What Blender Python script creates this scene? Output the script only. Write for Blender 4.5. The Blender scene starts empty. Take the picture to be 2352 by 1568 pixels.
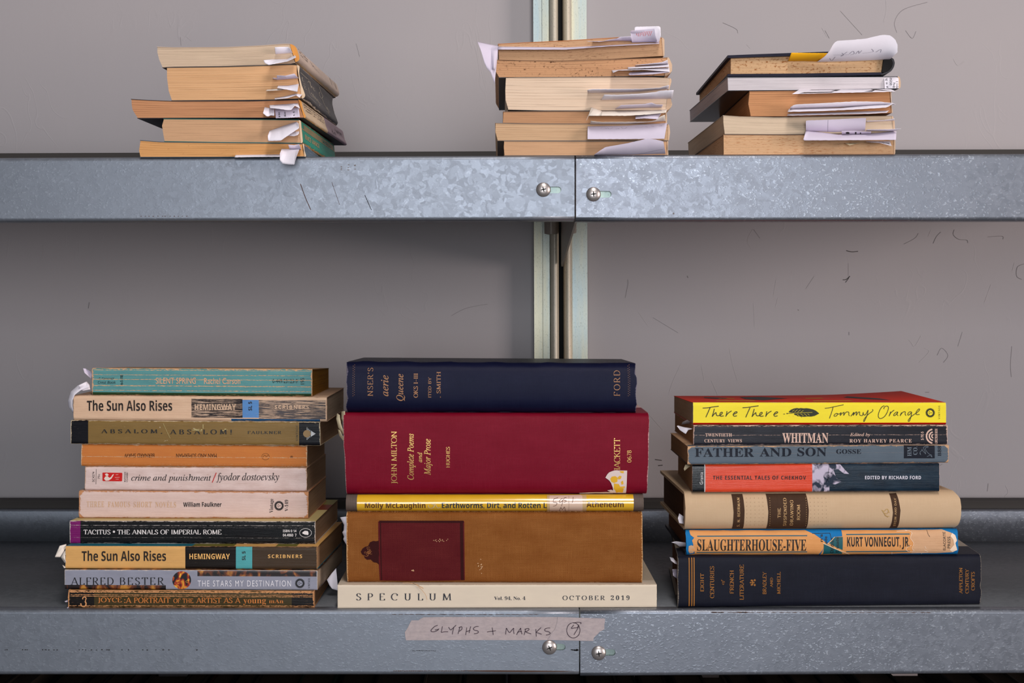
import bpy, bmesh, math, random
from mathutils import Vector, noise
from mathutils.geometry import tessellate_polygon
R = math.radians
random.seed(4)
scn = bpy.context.scene
COL = scn.collection

# ------------------------------------------------------------------ camera
# full-frame style camera 1.17 m in front of the shelf lips, level, eye a little below the upper shelf
F, D, XV, YV, HC = 3337.0, 1.168, 1150.0, 690.0, 0.2485     # focal (px of a 2352 px wide frame), distance, vanishing point, eye height over the lower shelf
cam_d = bpy.data.cameras.new('camera')
cam_d.sensor_width = 36.0
cam_d.lens = F / 2352 * 36.0
cam_d.shift_x = (1176 - XV) / 2352
cam_d.shift_y = (YV - 784) / 2352
cam_d.clip_start = 0.05
cam = bpy.data.objects.new('camera', cam_d)
COL.objects.link(cam)
cam.location = (0, -D, HC)
cam.rotation_euler = (R(90), 0, 0)
scn.camera = cam

# ------------------------------------------------------------------ world, lamps, exposure
scn.view_settings.view_transform = 'Standard'
scn.view_settings.look = 'None'
scn.view_settings.gamma = 1.0
scn.view_settings.exposure = 0.0
world = bpy.data.worlds.new('world')
scn.world = world
world.use_nodes = True
world.node_tree.nodes['Background'].inputs[0].default_value = (0.90, 0.93, 1.0, 1)
world.node_tree.nodes['Background'].inputs[1].default_value = 0.12

def area(name, loc, target, sx, sy, power, color):
    l = bpy.data.lights.new(name, 'AREA')
    l.shape = 'RECTANGLE'
    l.size, l.size_y, l.energy, l.color = sx, sy, power, color
    o = bpy.data.objects.new(name, l)
    COL.objects.link(o)
    o.location = loc
    o.rotation_euler = (Vector(target) - Vector(loc)).to_track_quat('-Z', 'Y').to_euler()
    return o

area('ceiling_lamp', (0.20, -1.05, 1.70), (0.10, 0.05, 0.30), 0.22, 1.1, 15.0, (1.0, 0.955, 0.925))      # narrow strip light over the aisle
area('window_light', (0.10, -3.3, 0.50), (0.02, 0.2, 0.22), 1.3, 1.3, 42.0, (0.90, 0.945, 1.0))         # soft daylight from the far side of the aisle
area('room_light', (3.3, -1.9, 0.50), (0.3, 0.35, 0.2), 1.2, 1.2, 76.0, (1.0, 0.88, 0.83))              # warm lamps at the right end of the aisle

try:
    scn.cycles.max_bounces = 6
    scn.cycles.diffuse_bounces = 3
    scn.cycles.glossy_bounces = 3
    scn.cycles.transmission_bounces = 2
except Exception:
    pass

# ------------------------------------------------------------------ helpers
def W(px, py, y=0.0):
    """place a measured point of the photograph on the vertical plane at depth y (0 = shelf lip)"""
    s = (y + D) / F
    return Vector(((px - XV) * s, y, HC - (py - YV) * s))

def lin(v):
    v /= 255.0
    return v / 12.92 if v <= 0.04045 else ((v + 0.055) / 1.055) ** 2.4

def C(r, g, b, k=1.0):
    return (lin(r) * k, lin(g) * k, lin(b) * k, 1.0)

def nz(x, y=0.0, z=0.0):
    return noise.noise(Vector((x, y, z)))

def lerp(a, b, t):
    return a + (b - a) * t

def poly_at(pl, t):
    """value of a polyline [(x, y), ...] at fraction t of its x span"""
    x = lerp(pl[0][0], pl[-1][0], t)
    for (x0, y0), (x1, y1) in zip(pl, pl[1:]):
        if (x0 <= x <= x1) or (x1 <= x <= x0):
            return x, lerp(y0, y1, (x - x0) / (x1 - x0)) if x1 != x0 else y0
    return pl[-1]

def along(pl, t):
    """point at fraction t of the length of a polyline"""
    seg = [math.hypot(b[0] - a[0], b[1] - a[1]) for a, b in zip(pl, pl[1:])]
    s = t * sum(seg)
    for (a, b), l in zip(zip(pl, pl[1:]), seg):
        if s <= l and l > 0:
            return (lerp(a[0], b[0], s / l), lerp(a[1], b[1], s / l))
        s -= l
    return pl[-1]

def smooth(pts, n=5):
    if len(pts) < 3:
        return list(pts)
    P = [pts[0]] + list(pts) + [pts[-1]]
    out = []
    for i in range(1, len(P) - 2):
        a, b, c, d = P[i - 1], P[i], P[i + 1], P[i + 2]
        for k in range(n):
            t = k / n
            out.append(tuple(0.5 * (2 * b[j] + (c[j] - a[j]) * t + (2 * a[j] - 5 * b[j] + 4 * c[j] - d[j]) * t * t
                                    + (3 * b[j] - a[j] - 3 * c[j] + d[j]) * t ** 3) for j in (0, 1)))
    out.append(tuple(pts[-1]))
    return out

class MB:
    """collects shapes and links them as ONE mesh object"""
    def __init__(s):
        s.v, s.f, s.m, s.uv, s.sm, s.mats = [], [], [], [], [], []

    def mi(s, mat):
        if mat not in s.mats:
            s.mats.append(mat)
        return s.mats.index(mat)

    def add(s, verts, faces, mat, uvs=None, sm=False):
        b = len(s.v)
        s.v += [Vector(p) for p in verts]
        s.uv += list(uvs) if uvs else [(p[0] * 1000, p[2] * 1000) for p in verts]
        k = s.mi(mat)
        for f in faces:
            s.f.append([b + i for i in f])
            s.m.append(k)
            s.sm.append(sm)

    def grid(s, fn, nu, nv, mat, uvf=None, sm=True, matf=None):
        """fn(i, j) -> point on an (nu+1) x (nv+1) lattice"""
        vs, us = [], []
        for j in range(nv + 1):
            for i in range(nu + 1):
                p = fn(i, j)
                vs.append(p)
                us.append(uvf(i, j) if uvf else (p[0] * 1000, p[2] * 1000))
        b = len(s.v)
        s.v += [Vector(p) for p in vs]
        s.uv += us
        for j in range(nv):
            for i in range(nu):
                a = b + j * (nu + 1) + i
                s.f.append([a, a + 1, a + nu + 2, a + nu + 1])
                s.m.append(s.mi(matf(i, j) if matf else mat))
                s.sm.append(sm)

    def box(s, lo, hi, mat):
        (x0, y0, z0), (x1, y1, z1) = lo, hi
        vs = [(x, y, z) for z in (z0, z1) for y in (y0, y1) for x in (x0, x1)]
        s.add(vs, [(0, 2, 3, 1), (4, 5, 7, 6), (0, 1, 5, 4), (2, 6, 7, 3), (0, 4, 6, 2), (1, 3, 7, 5)], mat,
              [(p[0] * 1000, (p[2] + p[1]) * 1000) for p in vs])

    def build(s, name, parent=None, origin=None, fix=True, bevel=0):
        o0 = Vector(origin) if origin is not None else Vector((0, 0, 0))
        me = bpy.data.meshes.new(name)
        me.from_pydata([p - o0 for p in s.v], [], s.f)
        for m in s.mats:
            me.materials.append(m)
        me.polygons.foreach_set('material_index', s.m)
        me.polygons.foreach_set('use_smooth', s.sm)
        ul = me.uv_layers.new(name='UVMap')
        flat = []
        for l in me.loops:
            flat += s.uv[l.vertex_index]
        ul.data.foreach_set('uv', flat)
        me.update()
        if fix:
            bm = bmesh.new()
            bm.from_mesh(me)
            bmesh.ops.recalc_face_normals(bm, faces=bm.faces)
            bm.to_mesh(me)
            bm.free()
        ob = bpy.data.objects.new(name, me)
        COL.objects.link(ob)
        if parent is None:
            ob.location = o0
        else:
            ob.parent = parent
            ob.location = (0, 0, 0)
        if bevel:
            md = ob.modifiers.new('bevel', 'BEVEL')
            md.width, md.segments, md.limit_method = bevel, 2, 'ANGLE'
        return ob

def tag(o, label=None, cat=None, group=None, kind=None):
    for k, v in (('label', label), ('category', cat), ('group', group), ('kind', kind)):
        if v:
            o[k] = v
    return o

def empty(name, loc, label, cat, group=None):
    o = bpy.data.objects.new(name, None)
    o.empty_display_size = 0.02
    COL.objects.link(o)
    o.location = loc
    return tag(o, label, cat, group)

# ------------------------------------------------------------------ materials
class NT:
    def __init__(s, name):
        s.mat = bpy.data.materials.new(name)
        s.mat.use_nodes = True
        s.t = s.mat.node_tree
        s.b = s.t.nodes['Principled BSDF']

    def n(s, kind, **kw):
        nd = s.t.nodes.new(kind)
        for k, v in kw.items():
            setattr(nd, k, v)
        return nd

    def put(s, sock, v):
        if isinstance(v, bpy.types.NodeSocket):
            s.t.links.new(v, sock)
        elif v is not None:
            sock.default_value = v

    def m(s, op, a, b=0.0, c=0.0, clamp=False):
        nd = s.n('ShaderNodeMath', operation=op, use_clamp=clamp)
        for i, v in enumerate((a, b, c)):
            s.put(nd.inputs[i], v)
        return nd.outputs[0]

    def uvs(s):
        sp = s.n('ShaderNodeSeparateXYZ')
        s.t.links.new(s.n('ShaderNodeUVMap', uv_map='UVMap').outputs[0], sp.inputs[0])
        return sp.outputs[0], sp.outputs[1]

    def obj(s):
        return s.n('ShaderNodeTexCoord').outputs['Object']

    def vec(s, x, y, z=0.0):
        cb = s.n('ShaderNodeCombineXYZ')
        for i, v in enumerate((x, y, z)):
            s.put(cb.inputs[i], v)
        return cb.outputs[0]

    def scl(s, v, x, y, z):
        mp = s.n('ShaderNodeMapping')
        s.put(mp.inputs[0], v)
        mp.inputs['Scale'].default_value = (x, y, z)
        return mp.outputs[0]

    def noise(s, v, scale=1.0, detail=4.0, rough=0.55, dist=0.0):
        nd = s.n('ShaderNodeTexNoise')
        s.put(nd.inputs['Vector'], v)
        nd.inputs['Scale'].default_value = scale
        nd.inputs['Detail'].default_value = detail
        nd.inputs['Roughness'].default_value = rough
        nd.inputs['Distortion'].default_value = dist
        return nd.outputs[0]

    def vor(s, v, scale=1.0, feature='F1', out='Distance'):
        nd = s.n('ShaderNodeTexVoronoi', feature=feature)
        s.put(nd.inputs['Vector'], v)
        nd.inputs['Scale'].default_value = scale
        return nd.outputs[out]

    def rng(s, v, lo, hi, a=0.0, b=1.0):
        nd = s.n('ShaderNodeMapRange')
        s.put(nd.inputs[0], v)
        for i, x in enumerate((lo, hi, a, b)):
            s.put(nd.inputs[i + 1], x)
        return nd.outputs[0]

    def mix(s, f, a, b, mode='MIX'):
        nd = s.n('ShaderNodeMix', data_type='RGBA', blend_type=mode)
        s.put(nd.inputs[0], f)
        s.put(nd.inputs[6], a)
        s.put(nd.inputs[7], b)
        return nd.outputs[2]

    def bump(s, h, strength=0.3, dist=0.0005):
        nd = s.n('ShaderNodeBump')
        nd.inputs['Strength'].default_value = strength
        nd.inputs['Distance'].default_value = dist
        s.put(nd.inputs['Height'], h)
        s.t.links.new(nd.outputs[0], s.b.inputs['Normal'])

    def out(s, col=None, rough=0.5, metal=0.0, spec=0.5, coat=0.0, crough=0.1):
        s.put(s.b.inputs['Base Color'], col)
        s.put(s.b.inputs['Roughness'], rough)
        s.put(s.b.inputs['Metallic'], metal)
        s.put(s.b.inputs['Specular IOR Level'], spec)
        s.put(s.b.inputs['Coat Weight'], coat)
        s.put(s.b.inputs['Coat Roughness'], crough)
        return s.mat

def plain(name, col, rough=0.6, metal=0.0, spec=0.4, coat=0.0):
    return NT(name).out(col, rough, metal, spec, coat)

CREAM = C(232, 196, 164)

def wear(name, col, L, T, under=CREAM, edge=0.5, streak=0.0, cracks=(), rough=0.42, coat=0.0, spec=0.18, blot=0.0, col2=None, bumpy=0.25, corner=0.0):
    """printed paper cover; worn edges, long scuffs and creases show the paper underneath. UV is in millimetres."""
    s = NT(name)
    x, y = s.uvs()
    v = s.vec(x, y)
    n1 = s.noise(s.scl(v, 0.22, 1.1, 1), 1.0, 9.0, 0.72)
    n2 = s.noise(s.scl(v, 0.05, 0.10, 1), 1.0, 3.0, 0.6)
    nb = s.noise(s.scl(v, 0.05, 0.12, 1), 1.0, 4.0, 0.6)
    wr = s.noise(s.scl(v, 0.035, 0.8, 1), 1.0, 6.0, 0.62)
    fine = s.noise(s.scl(v, 0.6, 2.2, 1), 1.0, 4.0, 0.6)
    dx = s.m('MINIMUM', x, s.m('SUBTRACT', L, x))
    dy = s.m('MINIMUM', y, s.m('SUBTRACT', T, y))
    d = s.m('MINIMUM', dx, dy)
    if corner:
        d = s.m('MINIMUM', d, s.m('SUBTRACT', s.m('ADD', dx, dy), corner))
    # rubbed edges: jagged, in some places wide, in others untouched
    lim = s.m('MULTIPLY_ADD', s.m('SUBTRACT', n1, 0.5), edge * 10.0, edge * 1.5)
    lim = s.m('MULTIPLY', lim, s.rng(n2, 0.3, 0.7, 0.35, 1.7))
    mask = s.m('MULTIPLY', s.m('SUBTRACT', lim, d), 6.0, clamp=True)
    if streak:
        st = s.noise(s.scl(v, 0.06, 1.7, 1), 1.0, 9.0, 0.74)
        th = s.m('ADD', 0.685 - streak * 0.40, s.m('MULTIPLY', s.m('SUBTRACT', 0.5, n2), 0.25))
        mask = s.m('MAXIMUM', mask, s.m('MULTIPLY', s.m('SUBTRACT', st, th), 34.0, clamp=True))
    for k, (cy, cw) in enumerate(cracks):
        nw = s.noise(s.scl(s.vec(x, y, k * 7.3), 0.09, 0.35, 1), 1.0, 7.0, 0.7)
        nj = s.noise(s.scl(s.vec(x, y, k * 3.1), 0.45, 0.9, 1), 1.0, 6.0, 0.75)
        dd = s.m('ABSOLUTE', s.m('SUBTRACT', s.m('SUBTRACT', y, cy), s.m('MULTIPLY', s.m('SUBTRACT', nw, 0.5), 1.0)))
        wv = s.m('MULTIPLY', s.m('MULTIPLY_ADD', nj, 4.4, -1.55), cw)
        mask = s.m('MAXIMUM', mask, s.m('MULTIPLY', s.m('SUBTRACT', wv, dd), 8.0, clamp=True))
    if blot:
        mask = s.m('MAXIMUM', mask, s.rng(s.noise(s.scl(v, 0.16, 0.45, 1), 1.0, 9.0, 0.72, 0.4), 0.70 - blot * 0.30, 0.725 - blot * 0.30))
    c = s.mix(s.rng(nb, 0.3, 0.7, 0.0, 1.0), col, col2 if col2 else tuple(list(x_ * 0.86 for x_ in col[:3]) + [1]))
    u = s.mix(s.rng(fine, 0.3, 0.7), under, tuple(list(x_ * 0.66 for x_ in under[:3]) + [1]))
    s.bump(s.m('ADD', s.m('MULTIPLY', mask, -0.6), s.m('ADD', s.m('MULTIPLY', fine, 0.4), s.m('MULTIPLY', wr, 1.2))), bumpy, 0.0006)
    return s.out(s.mix(mask, c, u), s.rng(mask, 0, 1, rough, 0.8), 0.0, spec, coat)

def cloth(name, col, hi, L, T, pitch=0.55, amt=0.5, edge=0.0, fray=C(190, 165, 150), rough=0.6, spec=0.14, bumpy=0.5, sheen=0.0, slub=0.0, dots=0.0):
    """book cloth: crossed threads at the given pitch in millimetres, fibres showing at worn edges"""
    s = NT(name)
    x, y = s.uvs()
    v = s.vec(x, y)
    wob = s.noise(s.scl(v, 0.05, 0.05, 1), 1.0, 3.0)
    k = math.pi / pitch
    sx = s.m('SINE', s.m('MULTIPLY', s.m('ADD', x, s.m('MULTIPLY', wob, 1.5)), k))
    sy = s.m('SINE', s.m('MULTIPLY', s.m('ADD', y, s.m('MULTIPLY', wob, 1.5)), k))
    weave = s.m('MULTIPLY_ADD', s.m('MULTIPLY', sx, sy), 0.5, 0.5)
    thr = s.noise(s.scl(v, 0.06, 2.6, 1), 1.0, 4.0, 0.6)
    thr2 = s.noise(s.scl(v, 2.6, 0.06, 1), 1.0, 4.0, 0.6)
    thm = s.m('MAXIMUM', thr, thr2)
    f = s.m('MULTIPLY', weave, s.rng(thm, 0.4, 0.75, 0.35, 1.0))
    if dots:
        f = s.m('ADD', s.m('MULTIPLY', f, 1 - dots), s.m('MULTIPLY', s.rng(weave, 0.72, 0.95), dots))
    big = s.noise(s.scl(v, 0.03, 0.06, 1), 1.0, 4.0, 0.6)
    c = s.mix(s.m('MULTIPLY', s.m('MULTIPLY', f, amt), s.rng(big, 0.25, 0.75, 0.55, 1.3)), col, hi)
    if slub:
        sl = s.rng(s.noise(s.scl(v, 1.3, 0.10, 1), 1.0, 5.0, 0.7), 0.66, 0.8)
        c = s.mix(s.m('MULTIPLY', sl, slub), c, fray)
    if edge:
        n1 = s.noise(s.scl(v, 0.35, 0.8, 1), 1.0, 6.0, 0.7)
        dx = s.m('MINIMUM', x, s.m('SUBTRACT', L, x))
        dy = s.m('MINIMUM', y, s.m('SUBTRACT', T, y))
        d = s.m('MINIMUM', dx, s.m('ADD', s.m('MULTIPLY', dy, 1.8), 0.5))
        lim = s.m('ADD', edge, s.m('MULTIPLY', s.m('SUBTRACT', n1, 0.5), edge * 4.0))
        c = s.mix(s.m('MULTIPLY', s.m('SUBTRACT', lim, d), 1.6, clamp=True), c, fray)
    if sheen:
        s.b.inputs['Sheen Weight'].default_value = sheen
    s.bump(s.m('ADD', weave, thm), bumpy, 0.00018)
    return s.out(c, rough, 0.0, spec)

def pages(name, c1, c2, dens=1.1, amt=0.8, fox=0.0, foxcol=C(128, 66, 24), dash=0.0, bumpy=0.7):
    """trimmed page edges: fine leaves along the thickness (v) with dark gaps between gatherings, optional foxing"""
    s = NT(name)
    x, y = s.uvs()
    v = s.vec(x, y)
    a = s.noise(s.scl(v, 0.004, dens * 1.3, 1), 1.0, 2.0, 0.5)
    b = s.noise(s.scl(v, 0.006, 7.0, 1), 1.0, 2.0, 0.5)
    w = s.noise(s.scl(v, 0.004, 0.30, 1), 1.0, 3.0, 0.5)
    c = s.noise(s.scl(v, 0.02, 0.05, 1), 1.0, 3.0, 0.6)
    ph = s.m('FRACT', s.m('ADD', s.m('MULTIPLY', y, dens), s.m('MULTIPLY', w, 2.0)))
    tri = s.m('ABSOLUTE', s.m('SUBTRACT', ph, 0.5))
    gapw = s.rng(s.noise(s.scl(v, 0.02, dens * .5, 1), 1.0, 2.0), 0.35, 0.65, 0.0, 0.13)
    gap = s.m('MULTIPLY', s.m('SUBTRACT', gapw, tri), 9.0, clamp=True)
    h = s.m('ADD', s.m('MULTIPLY', a, 0.45), s.m('MULTIPLY', b, 0.55))
    col = s.mix(s.m('MULTIPLY', s.rng(h, 0.34, 0.66), amt), c2, c1)
    col = s.mix(s.m('MULTIPLY', gap, 0.66 * amt), col, tuple([q * 0.5 for q in c2[:3]] + [1]))
    col = s.mix(s.rng(c, 0.3, 0.7, 0.0, 0.22), col, tuple([q * 0.8 for q in c2[:3]] + [1]))
    if fox or dash:
        area_ = s.rng(s.noise(s.scl(v, 0.022, 0.06, 1), 1.0, 3.0, 0.6), 0.40, 0.62)
    if fox:
        sp = s.noise(s.scl(v, 0.36, 0.50, 1), 1.0, 7.0, 0.66)
        t = s.m('SUBTRACT', 0.73 - fox * 0.12, s.m('MULTIPLY', area_, 0.08))
        soft = s.m('MULTIPLY', s.m('SUBTRACT', sp, s.m('SUBTRACT', t, 0.07)), 7.0, clamp=True)
        col = s.mix(s.m('MULTIPLY', soft, 0.30), col, foxcol)
        col = s.mix(s.m('MULTIPLY', s.m('MULTIPLY', s.m('SUBTRACT', sp, t), 16.0, clamp=True), 0.8), col, foxcol)
    if dash:
        sp = s.noise(s.scl(v, 0.20, 1.5, 1), 1.0, 5.0, 0.62)
        t = s.m('SUBTRACT', 0.71 - dash * 0.12, s.m('MULTIPLY', area_, 0.06))
        col = s.mix(s.m('MULTIPLY', s.m('MULTIPLY', s.m('SUBTRACT', sp, t), 14.0, clamp=True), 0.6), col, foxcol)
    s.bump(s.m('ADD', s.m('MULTIPLY', h, 0.8), s.m('MULTIPLY', gap, -0.5)), bumpy, 0.0006)
    return s.out(col, 0.85, 0.0, 0.12)

def flame(name, scale, lo=C(30, 10, 8), mid=C(150, 60, 14), hi=C(240, 170, 40), bias=0.0):
    s = NT(name)
    x, y = s.uvs()
    n = s.noise(s.scl(s.vec(x, y), 0.16 * scale, 0.10 * scale, 1), 1.0, 3.0, 0.5, 0.9)
    c = s.mix(s.rng(n, 0.44 - bias, 0.56 - bias), lo, mid)
    c = s.mix(s.rng(n, 0.54 - bias, 0.66 - bias), c, hi)
    return s.out(c, 0.35, 0.0, 0.5)

def paper(name, col, amt=0.06):
    s = NT(name)
    n = s.noise(s.obj(), 160.0, 4.0, 0.6)
    b = s.mix(n, col, tuple([q * (1 - amt) for q in col[:3]] + [1]))
    s.bump(n, 0.15, 0.0004)
    s.out(b, 0.75, 0.0, 0.25)
    return s.mat

M_SLIP = paper('white_slip_paper', C(238, 231, 240))
M_SLIPW = paper('warm_white_paper', C(238, 226, 214))
M_SLIPL = paper('lavender_white_paper', C(216, 205, 222))
M_YEL = paper('yellow_paper', C(250, 180, 20))
M_CREAMP = paper('cream_paper', C(222, 204, 168))
M_INK = plain('black_ink', C(28, 24, 26), 0.6)
M_INKP = plain('purple_black_ink', C(52, 24, 42), 0.5)
M_PENCIL = plain('pencil', C(150, 142, 156), 0.7)
M_BROWNINK = plain('brown_pencil', C(96, 52, 40), 0.7)

def galvanized(name, base, spangle, sparkle, rough, seed, bmp):
    """zinc-coated sheet: crystal spangle, faint grain, tiny raised specks with glints painted in as pale colour"""
    s = NT(name)
    o = s.obj()
    mp = s.n('ShaderNodeMapping')
    s.put(mp.inputs[0], o)
    mp.inputs['Location'].default_value = (seed, seed * 0.7, seed * 0.3)
    o = mp.outputs[0]
    dist = s.n('ShaderNodeMix', data_type='RGBA', blend_type='LINEAR_LIGHT')
    nn = s.n('ShaderNodeTexNoise')
    s.put(nn.inputs['Vector'], o)
    nn.inputs['Scale'].default_value = 90.0
    dist.inputs[0].default_value = 0.010
    s.put(dist.inputs[6], o)
    s.t.links.new(nn.outputs['Color'], dist.inputs[7])
    vd = dist.outputs[2]
    cells = s.n('ShaderNodeTexVoronoi')
    s.put(cells.inputs['Vector'], vd)
    cells.inputs['Scale'].default_value = 230.0
    sp = s.n('ShaderNodeSeparateColor')
    s.t.links.new(cells.outputs['Color'], sp.inputs[0])
    big = s.noise(o, 14.0, 5.0, 0.6)
    fine = s.noise(s.scl(o, 1, 1, 1), 420.0, 4.0, 0.6)
    grain = s.noise(s.scl(o, 1.0, 1.0, 6.0), 160.0, 4.0, 0.6)
    tone = s.m('ADD', s.m('MULTIPLY', sp.outputs[0], spangle), s.m('MULTIPLY', big, 0.5))
    tone = s.m('ADD', tone, s.m('MULTIPLY', grain, 0.25))
    c = s.mix(s.rng(tone, 0.25, 0.25 + 0.5 + spangle), tuple([q * 0.86 for q in base[:3]] + [1]), tuple([min(1, q * 1.12) for q in base[:3]] + [1]))
    grime = s.rng(s.noise(o, 30.0, 8.0, 0.7), 0.64, 0.78)
    c = s.mix(s.m('MULTIPLY', grime, 0.35), c, C(80, 76, 72))
    r = s.m('ADD', rough, s.m('MULTIPLY', sp.outputs[1], 0.10))
    r = s.m('ADD', r, s.m('MULTIPLY', grime, 0.15))
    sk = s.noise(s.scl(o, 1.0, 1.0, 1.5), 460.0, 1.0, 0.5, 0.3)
    c = s.mix(s.m('MULTIPLY', s.m('MULTIPLY', s.rng(sk, 0.60, 0.72), s.rng(s.noise(o, 16.0, 3.0), 0.40, 0.60, 0.15, 1.0)), min(.42, sparkle * .32)), c, C(206, 212, 222))  # pale specks mixed into the base colour as painted glints
    h = s.m('ADD', s.m('MULTIPLY', s.rng(sk, 0.54, 0.76), sparkle), s.m('ADD', s.m('MULTIPLY', sp.outputs[2], 0.25), s.m('MULTIPLY', fine, 0.22)))
    s.bump(h, bmp, 0.0006)
    return s.out(c, r, 0.75, 0.5)

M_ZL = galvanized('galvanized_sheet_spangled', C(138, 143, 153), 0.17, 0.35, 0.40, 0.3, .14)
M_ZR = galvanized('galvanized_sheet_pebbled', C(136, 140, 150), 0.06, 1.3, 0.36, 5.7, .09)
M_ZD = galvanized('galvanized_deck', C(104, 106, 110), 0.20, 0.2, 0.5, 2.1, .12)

def zinc(name, a, b, metal=0.45):
    s = NT(name)
    o = s.obj()
    n = s.noise(s.scl(o, 60, 60, 5), 1.0, 4.0, 0.6)
    sp = s.rng(s.noise(s.scl(o, 1100, 1100, 500), 1.0, 4.0, 0.6), 0.58, 0.72)
    c = s.mix(s.rng(n, 0.35, 0.65), a, b)
    c = s.mix(s.m('MULTIPLY', sp, 0.55), c, C(70, 66, 56))
    s.bump(s.noise(s.scl(o, 600, 600, 40), 1.0, 3.0), 0.12, 0.0005)
    return s.out(c, 0.40, metal, 0.5)

M_UP = zinc('zinc_plated_steel', C(196, 192, 168), C(164, 180, 182), .35)
M_RAIL = zinc('zinc_rail_steel', C(214, 200, 176), C(186, 180, 168), .15)
M_CLAMP = zinc('bracket_steel', C(168, 154, 142), C(144, 134, 126), .1)
M_PLATE = zinc('pale_zinc_plate', C(168, 184, 174), C(150, 168, 164))
M_BLACK = plain('dark_slot', C(14, 12, 11), 0.8)
M_RUST = plain('bare_rusty_edge', C(74, 46, 32), 0.75)
M_DRIP = plain('black_scuff', C(34, 30, 30), 0.8)
M_SCREW = NT('brushed_steel')
M_SCREW = M_SCREW.out(C(196, 186, 182), 0.36, 0.9, 0.5)
M_GAPSHADE = plain('painted_gap_shade', C(66, 62, 60), 0.7)  # dark colour stands in for the shadowed gap behind the rear lip

def wallpaint():
    s = NT('grey_wall_paint')
    o = s.obj()
    big = s.noise(o, 3.0, 3.0, 0.5)
    c = s.mix(s.rng(big, 0.3, 0.7), C(172, 164, 165), C(164, 158, 161))
    f1 = s.noise(s.scl(o, 1.0, 1.0, 0.35), 55.0, 6.0, 0.6, 0.6)
    f2 = s.noise(o, 900.0, 2.0)
    rid = s.rng(s.m('ABSOLUTE', s.m('SUBTRACT', s.noise(s.scl(o, 1.0, 1.0, 0.45), 22.0, 2.0, 0.5, 1.2), 0.5)), 0.0, 0.012, 1.0, 0.0)
    patch = s.rng(s.noise(o, 7.0, 2.0), 0.52, 0.62)
    s.bump(s.m('ADD', s.m('ADD', s.m('MULTIPLY', f1, 0.5), s.m('MULTIPLY', f2, 0.12)), s.m('MULTIPLY', s.m('MULTIPLY', rid, patch), 0.55)), 0.16, 0.0016)
    return s.out(c, 0.5, 0.0, 0.3)

M_WALL = wallpaint()
M_MARKD = plain('wall_scuff_dark', C(122, 115, 115), 0.8)
M_MARKL = plain('wall_scratch_light', C(184, 176, 175), 0.6)
M_MARKB = plain('wall_scuff_black', C(72, 66, 64), 0.8)
# ------------------------------------------------------------------ lettering
def ell(cx, cy, rx, ry, a0, a1, n=18):
    return [(cx + rx * math.cos(R(a0 + (a1 - a0) * i / n)), cy + ry * math.sin(R(a0 + (a1 - a0) * i / n))) for i in range(n + 1)]

def ln(*c):
    return [(c[i], c[i + 1]) for i in range(0, len(c), 2)]

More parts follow.
